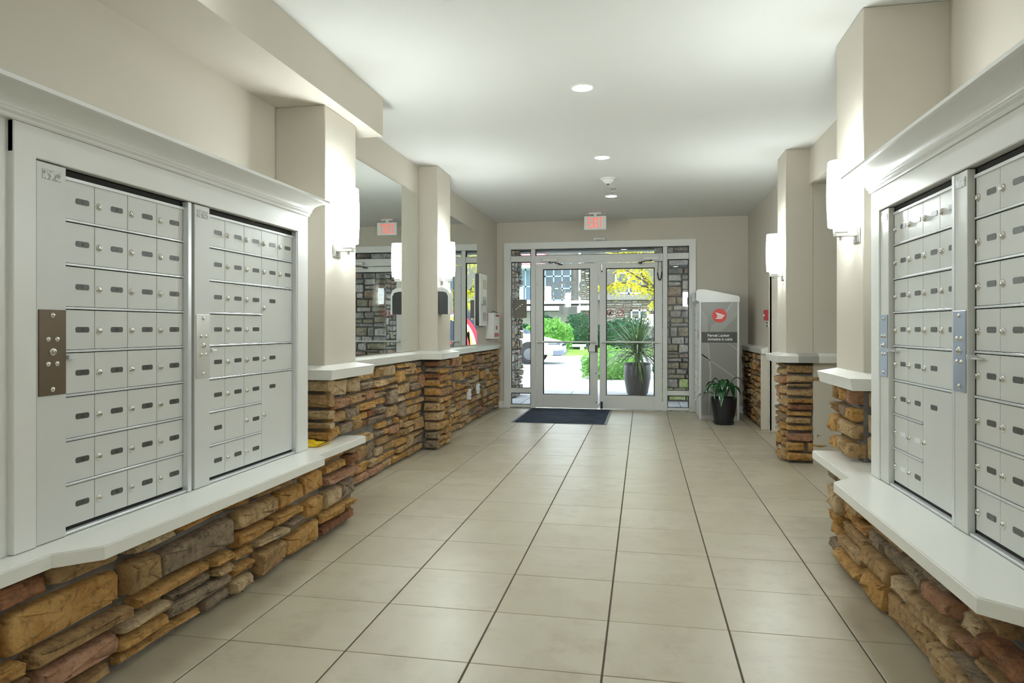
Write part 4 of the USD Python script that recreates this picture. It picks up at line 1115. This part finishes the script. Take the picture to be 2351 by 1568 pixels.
bush("low_planting", "dark low shrub right of the tall dark pot", (0.75, 17.4, 0.15), (0.55, 0.5, 0.4), "bush_dark", 1400, 0.055, 68)

# yellow leaved tree
tr = thing("yellow_tree", "yellow green tree whose branches hang into the right door's view", "tree", (1.75, 18.6, 0))
rg = np.random.default_rng(71)
obj("trunk", tube([(1.75, 18.6, -0.05), (1.72, 18.6, 0.9), (1.62, 18.6, 1.7), (1.45, 18.6, 2.5), (1.3, 18.6, 3.3)], [0.12, 0.10, 0.085, 0.07, 0.05], 9), "bark", tr, smooth=60)
BR = [[(1.68, 18.6, 1.5), (0.9, 18.5, 1.88), (0.2, 18.4, 2.2), (-0.25, 18.4, 2.55), (-0.7, 18.4, 2.75)], [(1.55, 18.6, 2.0), (0.9, 18.3, 2.15), (0.25, 18.1, 2.1), (-0.3, 18.1, 2.2)],
      [(0.35, 18.4, 2.12), (0.0, 18.5, 2.5), (-0.1, 18.5, 3.0)], [(1.45, 18.6, 2.5), (0.8, 18.8, 2.9), (0.1, 18.9, 3.1), (-0.8, 18.9, 3.15)], [(1.5, 18.6, 2.3), (2.2, 18.4, 2.9), (2.9, 18.3, 3.2)],
      [(1.68, 18.6, 1.6), (2.3, 18.9, 2.0), (2.9, 19.0, 2.2)], [(0.9, 18.5, 1.88), (0.55, 18.2, 1.9), (0.3, 18.0, 1.8)], [(0.2, 18.4, 2.2), (-0.5, 18.2, 2.3), (-1.1, 18.1, 2.2)]]
tips = []
for b_ in BR:
    B = np.array(b_, float)
    tt = np.linspace(0, len(B) - 1, 14)
    C = np.stack([np.interp(tt, np.arange(len(B)), B[:, k]) for k in range(3)], 1) + rg.normal(0, 0.012, (14, 3))
    obj("branch", tube(C, np.linspace(0.042, 0.010, 14), 7), "bark", tr, smooth=60)
    tips += list(C[5:])
tips = np.array(tips)
LP = []
for p_ in tips:
    for _ in range(5):                              # pinnate sprays that hang from the twigs
        dirn = rg.normal(size=3) * (1, 0.8, 0.3)
        dirn /= np.linalg.norm(dirn)
        ln = rg.uniform(0.18, 0.36)
        for q in np.linspace(0.15, 1, 9):
            c_ = p_ + dirn * ln * q + np.array([0, 0, -0.16 * q * q])
            LP += [c_ + rg.normal(0, 0.022, 3), c_ + rg.normal(0, 0.022, 3)]
LP = np.array(LP)
up = blob(rg, 1600, (1.3, 18.8, 3.3), (2.2, 1.2, 0.75))
far_side = blob(rg, 900, (2.5, 18.6, 2.4), (0.9, 0.8, 0.7))
obj("foliage", leaf_cloud(np.vstack([LP, up, far_side]), 0.034, rg, 0.3), "tree_yellow", tr, kind="stuff")

# white car driving past
CX, CY = -2.62, 23.15                              # nose, near side; the car points to +x
prof = [(0, 0.30), (0.02, 0.62), (-0.10, 0.72), (-0.85, 0.90), (-1.15, 0.98), (-1.95, 1.38), (-2.5, 1.46), (-3.3, 1.42), (-3.95, 1.12), (-4.25, 1.02), (-4.32, 0.7), (-4.28, 0.32)]
car = thing("white_car", "white car driving past on the street, front end to the right", "car", (CX - 2.1, CY + 0.87, 0))


def car_skin(poly, w0, w1, zk, inset=0.0):
    """outline (x, z) swept across the width; tumblehome above zk"""
    pts = np.array(poly)
    rows = []
    for s_ in (-1, -0.92, 0.92, 1):
        k = 0.965 if abs(s_) == 1 else 1.0
        for x, z in pts:
            hw = w0 if z <= zk else w0 - (w0 - w1) * (z - zk) / 0.55
            cx = CX - 2.15
            rows.append((cx + (CX + x - cx) * k, CY + 0.87 + s_ * hw, 0.25 + (z - 0.25) * (0.985 if abs(s_) == 1 else 1.0)))
    n = len(pts)
    V = np.array(rows)
    F = []
    for r in range(3):
        for j in range(n):
            a, b = r * n + j, r * n + (j + 1) % n
            F += [(a, b, b + n), (a, b + n, a + n)]
    cap_ = trimesh.creation.triangulate_polygon(Polygon(poly), engine="earcut")
    idx = [int(np.argmin(((pts - v) ** 2).sum(1))) for v in cap_[0]]
    for f in cap_[1]:
        F += [(idx[f[0]], idx[f[1]], idx[f[2]]), (3 * n + idx[f[2]], 3 * n + idx[f[1]], 3 * n + idx[f[0]])]
    m = trimesh.Trimesh(V, F, process=False)
    m.fix_normals()
    return m


obj("body", car_skin(prof, 0.87, 0.66, 0.92), "car_white", car, smooth=35)
side_win = Polygon([(-1.18, 0.99), (-1.92, 1.33), (-2.5, 1.40), (-3.25, 1.36), (-3.75, 1.08), (-3.7, 1.0)])
for s_, nm in ((-1, "side_window"), (1, "side_window")):
    m = ext(side_win, 0.02)
    v = np.array(m.vertices)
    hw = 0.87 - (0.21) * np.clip(v[:, 1] - 0.92, 0, 1) / 0.55
    y = CY + 0.87 + s_ * (hw * 0.985 + 0.012) + (v[:, 2] - 0.01) * 0.6
    mm = trimesh.Trimesh(np.stack([CX + v[:, 0], y, v[:, 1]], 1), m.faces, process=False)
    mm.fix_normals()
    obj(nm, mm, "car_glass", car)
obj("windscreen", hull([(CX - 1.12, CY + 0.10, 1.0), (CX - 1.12, CY + 1.64, 1.0), (CX - 1.90, CY + 0.22, 1.375), (CX - 1.90, CY + 1.52, 1.375), (CX - 1.16, CY + 0.10, 0.96), (CX - 1.16, CY + 1.64, 0.96), (CX - 1.92, CY + 0.22, 1.34), (CX - 1.92, CY + 1.52, 1.34)]), "car_glass", car)
obj("bumper", bx(CX - 0.28, CX + 0.05, CY - 0.005, CY + 1.745, 0.26, 0.47, 0.04), "car_grey", car)
obj("grille", bx(CX - 0.08, CX + 0.035, CY + 0.35, CY + 1.4, 0.56, 0.66, 0.02), "car_glass", car)
for y in (CY + 0.0, CY + 1.42):
    obj("headlight", bx(CX - 0.42, CX - 0.02, y - 0.004, y + 0.33, 0.60, 0.70, 0.03), "car_glass", car)
obj("number_plate", bx(CX + 0.045, CX + 0.055, CY + 0.62, CY + 1.12, 0.36, 0.47, 0.003), "far_white", car)
obj("wing_mirror", bx(CX - 1.42, CX - 1.22, CY - 0.12, CY + 0.04, 0.98, 1.10, 0.03), "car_white", car)
obj("sill", bx(CX - 3.3, CX - 1.1, CY - 0.006, CY + 0.05, 0.22, 0.33, 0.02), "car_grey", car)
for xw in (-1.02, -3.45):
    for y0, sg in ((CY + 0.0, -1), (CY + 1.74, 1)):
        arch = obj("wheel_arch", mapped(lathe([(0, 0), (0.385, 0), (0.385, 0.006), (0, 0.006)], 24), TO_FRONT if sg < 0 else TO_BACK, (CX + xw, y0 + sg * 0.002, 0.34)), "tyre", car)
        wl_ = obj("wheel", mapped(lathe([(0.0, -0.2), (0.29, -0.2), (0.318, -0.17), (0.318, 0.0), (0.295, 0.02), (0.22, 0.022), (0.0, 0.012)], 24), TO_FRONT if sg < 0 else TO_BACK, (CX + xw, y0, 0.318)), "tyre", car, smooth=40)
        obj("hubcap", mapped(lathe([(0.0, 0.03), (0.1, 0.03), (0.19, 0.024), (0.2, 0.012), (0, 0.01)], 16), TO_FRONT if sg < 0 else TO_BACK, (CX + xw, y0, 0.318)), "rim", wl_, smooth=40)

# parked van that only the small mirror shows
VX, VY = 1.95, 26.5
van = thing("parked_van", "navy van with red, white and yellow curved stripes, seen only in the small mirror", "van", (VX + 2.3, VY + 1, 0))
vp = Polygon([(0.0, 0.35), (0.0, 1.35), (0.12, 1.85), (0.45, 2.1), (4.4, 2.1), (4.6, 1.9), (4.6, 0.35)])
obj("body", mapped(ext(vp.buffer(-0.05).buffer(0.05), 1.9), TO_FRONT, (VX, VY + 1.9, 0)), "van_navy", van)


def arc_band(r0, r1, cx, cz):
    a = np.linspace(math.pi * 0.48, math.pi * 1.02, 16)
    return Polygon([(cx + r1 * math.cos(t_), cz + r1 * math.sin(t_)) for t_ in a] + [(cx + r0 * math.cos(t_), cz + r0 * math.sin(t_)) for t_ in a[::-1]])


for (r0, r1, mn) in ((1.42, 1.58, "van_red"), (1.30, 1.42, "sign_white"), (1.16, 1.30, "van_yellow")):
    bnd = arc_band(r0, r1, 1.5, 0.4).intersection(vp)
    obj("stripe", mapped(ext(bnd, 0.012), TO_FRONT, (VX, VY + 0.001, 0)), mn, van)
obj("stripe", mapped(ext(Polygon([(0.3, 0.38), (1.5, 0.38), (0.35, 1.05)]), 0.012), TO_FRONT, (VX, VY + 0.001, 0)), "van_red", van)
for x in (0.85, 3.7):
    for y, M in ((VY, TO_FRONT), (VY + 1.9, TO_BACK)):
        obj("wheel", mapped(lathe([(0, -0.2), (0.32, -0.2), (0.35, -0.15), (0.35, 0.0), (0.3, 0.02), (0, 0.02)], 20), M, (VX + x, y, 0.33)), "tyre", van, smooth=40)

# building across the street
BY = 46.0
bd = thing("apartment_building", "long building across the street with stone columns and white framed windows", "building", (0, BY + 3, 0))


def wp(name, x0, x1, z0, z1, y0, y1, m_, parent=None, c=0.0):
    return obj(name, bx(x0, x1, y0, y1, z0, z1, c), m_, parent or bd)


wp("wall", -26, 26, 0, 7.2, BY + 0.6, BY + 6, "taupe_wall")
wp("wall_panel", -9.5, -3.2, 0.3, 2.25, BY + 0.3, BY + 0.62, "taupe_light")
wp("balcony_slab", -12, -3.05, 2.30, 2.58, BY - 0.9, BY + 0.7, "far_white")
wp("balcony_slab", -12, -3.05, 2.72, 2.92, BY - 0.7, BY + 0.7, "far_white")
wp("fascia", -14, -6.2, 5.25, 6.2, BY - 0.6, BY + 0.65, "fascia_pink")
wp("fascia_trim", -14, -6.2, 5.05, 5.25, BY - 0.5, BY + 0.65, "far_white")


def far_window(x0, x1, z0, z1, nx, zs, frame, glass, y=BY + 0.45, fw=0.09):
    f = obj("window", [bx(x0, x1, y, y + 0.18, z0, z0 + fw), bx(x0, x1, y, y + 0.18, z1 - fw, z1)] + [bx(x - fw / 2, x + fw / 2, y, y + 0.18, z0, z1) for x in np.linspace(x0 + fw / 2, x1 - fw / 2, nx + 1)] + [bx(x0, x1, y, y + 0.18, z - fw / 2, z + fw / 2) for z in zs], frame, bd)
    obj("pane", bx(x0, x1, y + 0.08, y + 0.12, z0, z1), glass, f)


far_window(-14.0, -6.6, 2.95, 5.05, 8, (3.9,), "far_frame", "far_glass_teal")
far_window(-6.3, -4.55, 2.95, 5.6, 3, (3.75, 4.55), "far_frame", "far_glass")
wp("drain_pipe", -4.02, -3.88, 0.2, 7, BY - 0.15, BY + 0.1, "far_white")
far_window(-1.75, 0.0, 3.35, 4.75, 2, (), "far_white", "far_glass", fw=0.10)
far_window(-0.75, 0.35, 1.45, 2.35, 2, (1.75,), "far_white", "far_glass", fw=0.10)
far_window(3.2, 6.5, 3.35, 4.75, 4, (), "far_white", "far_glass", fw=0.10)
far_window(8.0, 12.0, 1.2, 4.75, 4, (2.9,), "far_white", "far_glass", fw=0.10)
wp("band", -2.9, 8, 2.98, 3.32, BY + 0.3, BY + 0.62, "taupe_light")
OSW = np.array([.3, .1, .1, .5])
col = obj("stone_column_core", bx(-3.85, -3.05, BY - 0.3, BY + 0.62, 0, 7), "mortar_outdoor", bd)
bstone = lambda seed, x0, L, z0, H, y, wr: lay_stones(bd, seed, U_X_FRONT, (x0, y, z0), L, H, wr=wr, hr=(0.11, 0.14, 0.17), d=(0.05, 0.10), gap=(0.02, 0.035), mats=OUT_STONES, weights=OSW, n=8)
bstone(81, -3.85, 0.8, 0.6, 4.9, BY - 0.3, (0.3, 0.6))
bstone(82, -2.3, 3.4, 1.0, 1.95, BY + 0.6, (0.4, 0.9))
wl2 = thing("wall_lamp", "left pale box lamp on the stone wall across the street", "wall lamp", (-0.15, BY, 2.3))
obj("box", bx(0.42, 0.72, BY + 0.35, BY + 0.55, 2.28, 2.5, 0.02), "far_white", wl2)
wl2 = thing("wall_lamp", "right pale box lamp on the stone wall across the street", "wall lamp", (0.9, BY, 2.3))
obj("box", bx(0.98, 1.28, BY + 0.35, BY + 0.55, 2.28, 2.5, 0.02), "far_white", wl2)
sg = thing("yard_sign", "small white placard on a dark post beyond the spiky plant", "sign", (0.35, 33, 0))
obj("board", bx(0.27, 0.62, 33.0, 33.03, 1.25, 1.8, 0.004), "sign_white", sg)
obj("post", bx(0.40, 0.46, 33.03, 33.09, -0.1, 2.9), "curb_dark", sg)
bk = thing("parked_bicycle", "pale wire bicycle parked beside the steps across the street", "bicycle", (-3.3, 41.5, 0.4))
for x in (-3.75, -3.05):
    th_ = np.linspace(0, 2 * math.pi, 22)
    obj("wheel", tube(np.stack([x + 0.33 * np.cos(th_), np.full(22, 41.5), 1.02 + 0.33 * np.sin(th_)], 1), 0.025, 6), "far_white", bk)
obj("frame", [tube([(-3.75, 41.5, 1.02), (-3.5, 41.5, 1.5), (-3.15, 41.5, 1.45), (-3.05, 41.5, 1.02)], 0.025, 6), tube([(-3.15, 41.5, 1.45), (-3.4, 41.5, 1.02), (-3.75, 41.5, 1.02)], 0.025, 6), tube([(-3.15, 41.5, 1.45), (-3.1, 41.5, 1.68), (-3.25, 41.5, 1.7)], 0.022, 6)], "far_white", bk)
obj("rack_base", bx(-4.0, -2.8, 41.4, 41.6, 0.0, 0.69, 0.02), "concrete_step", bk)
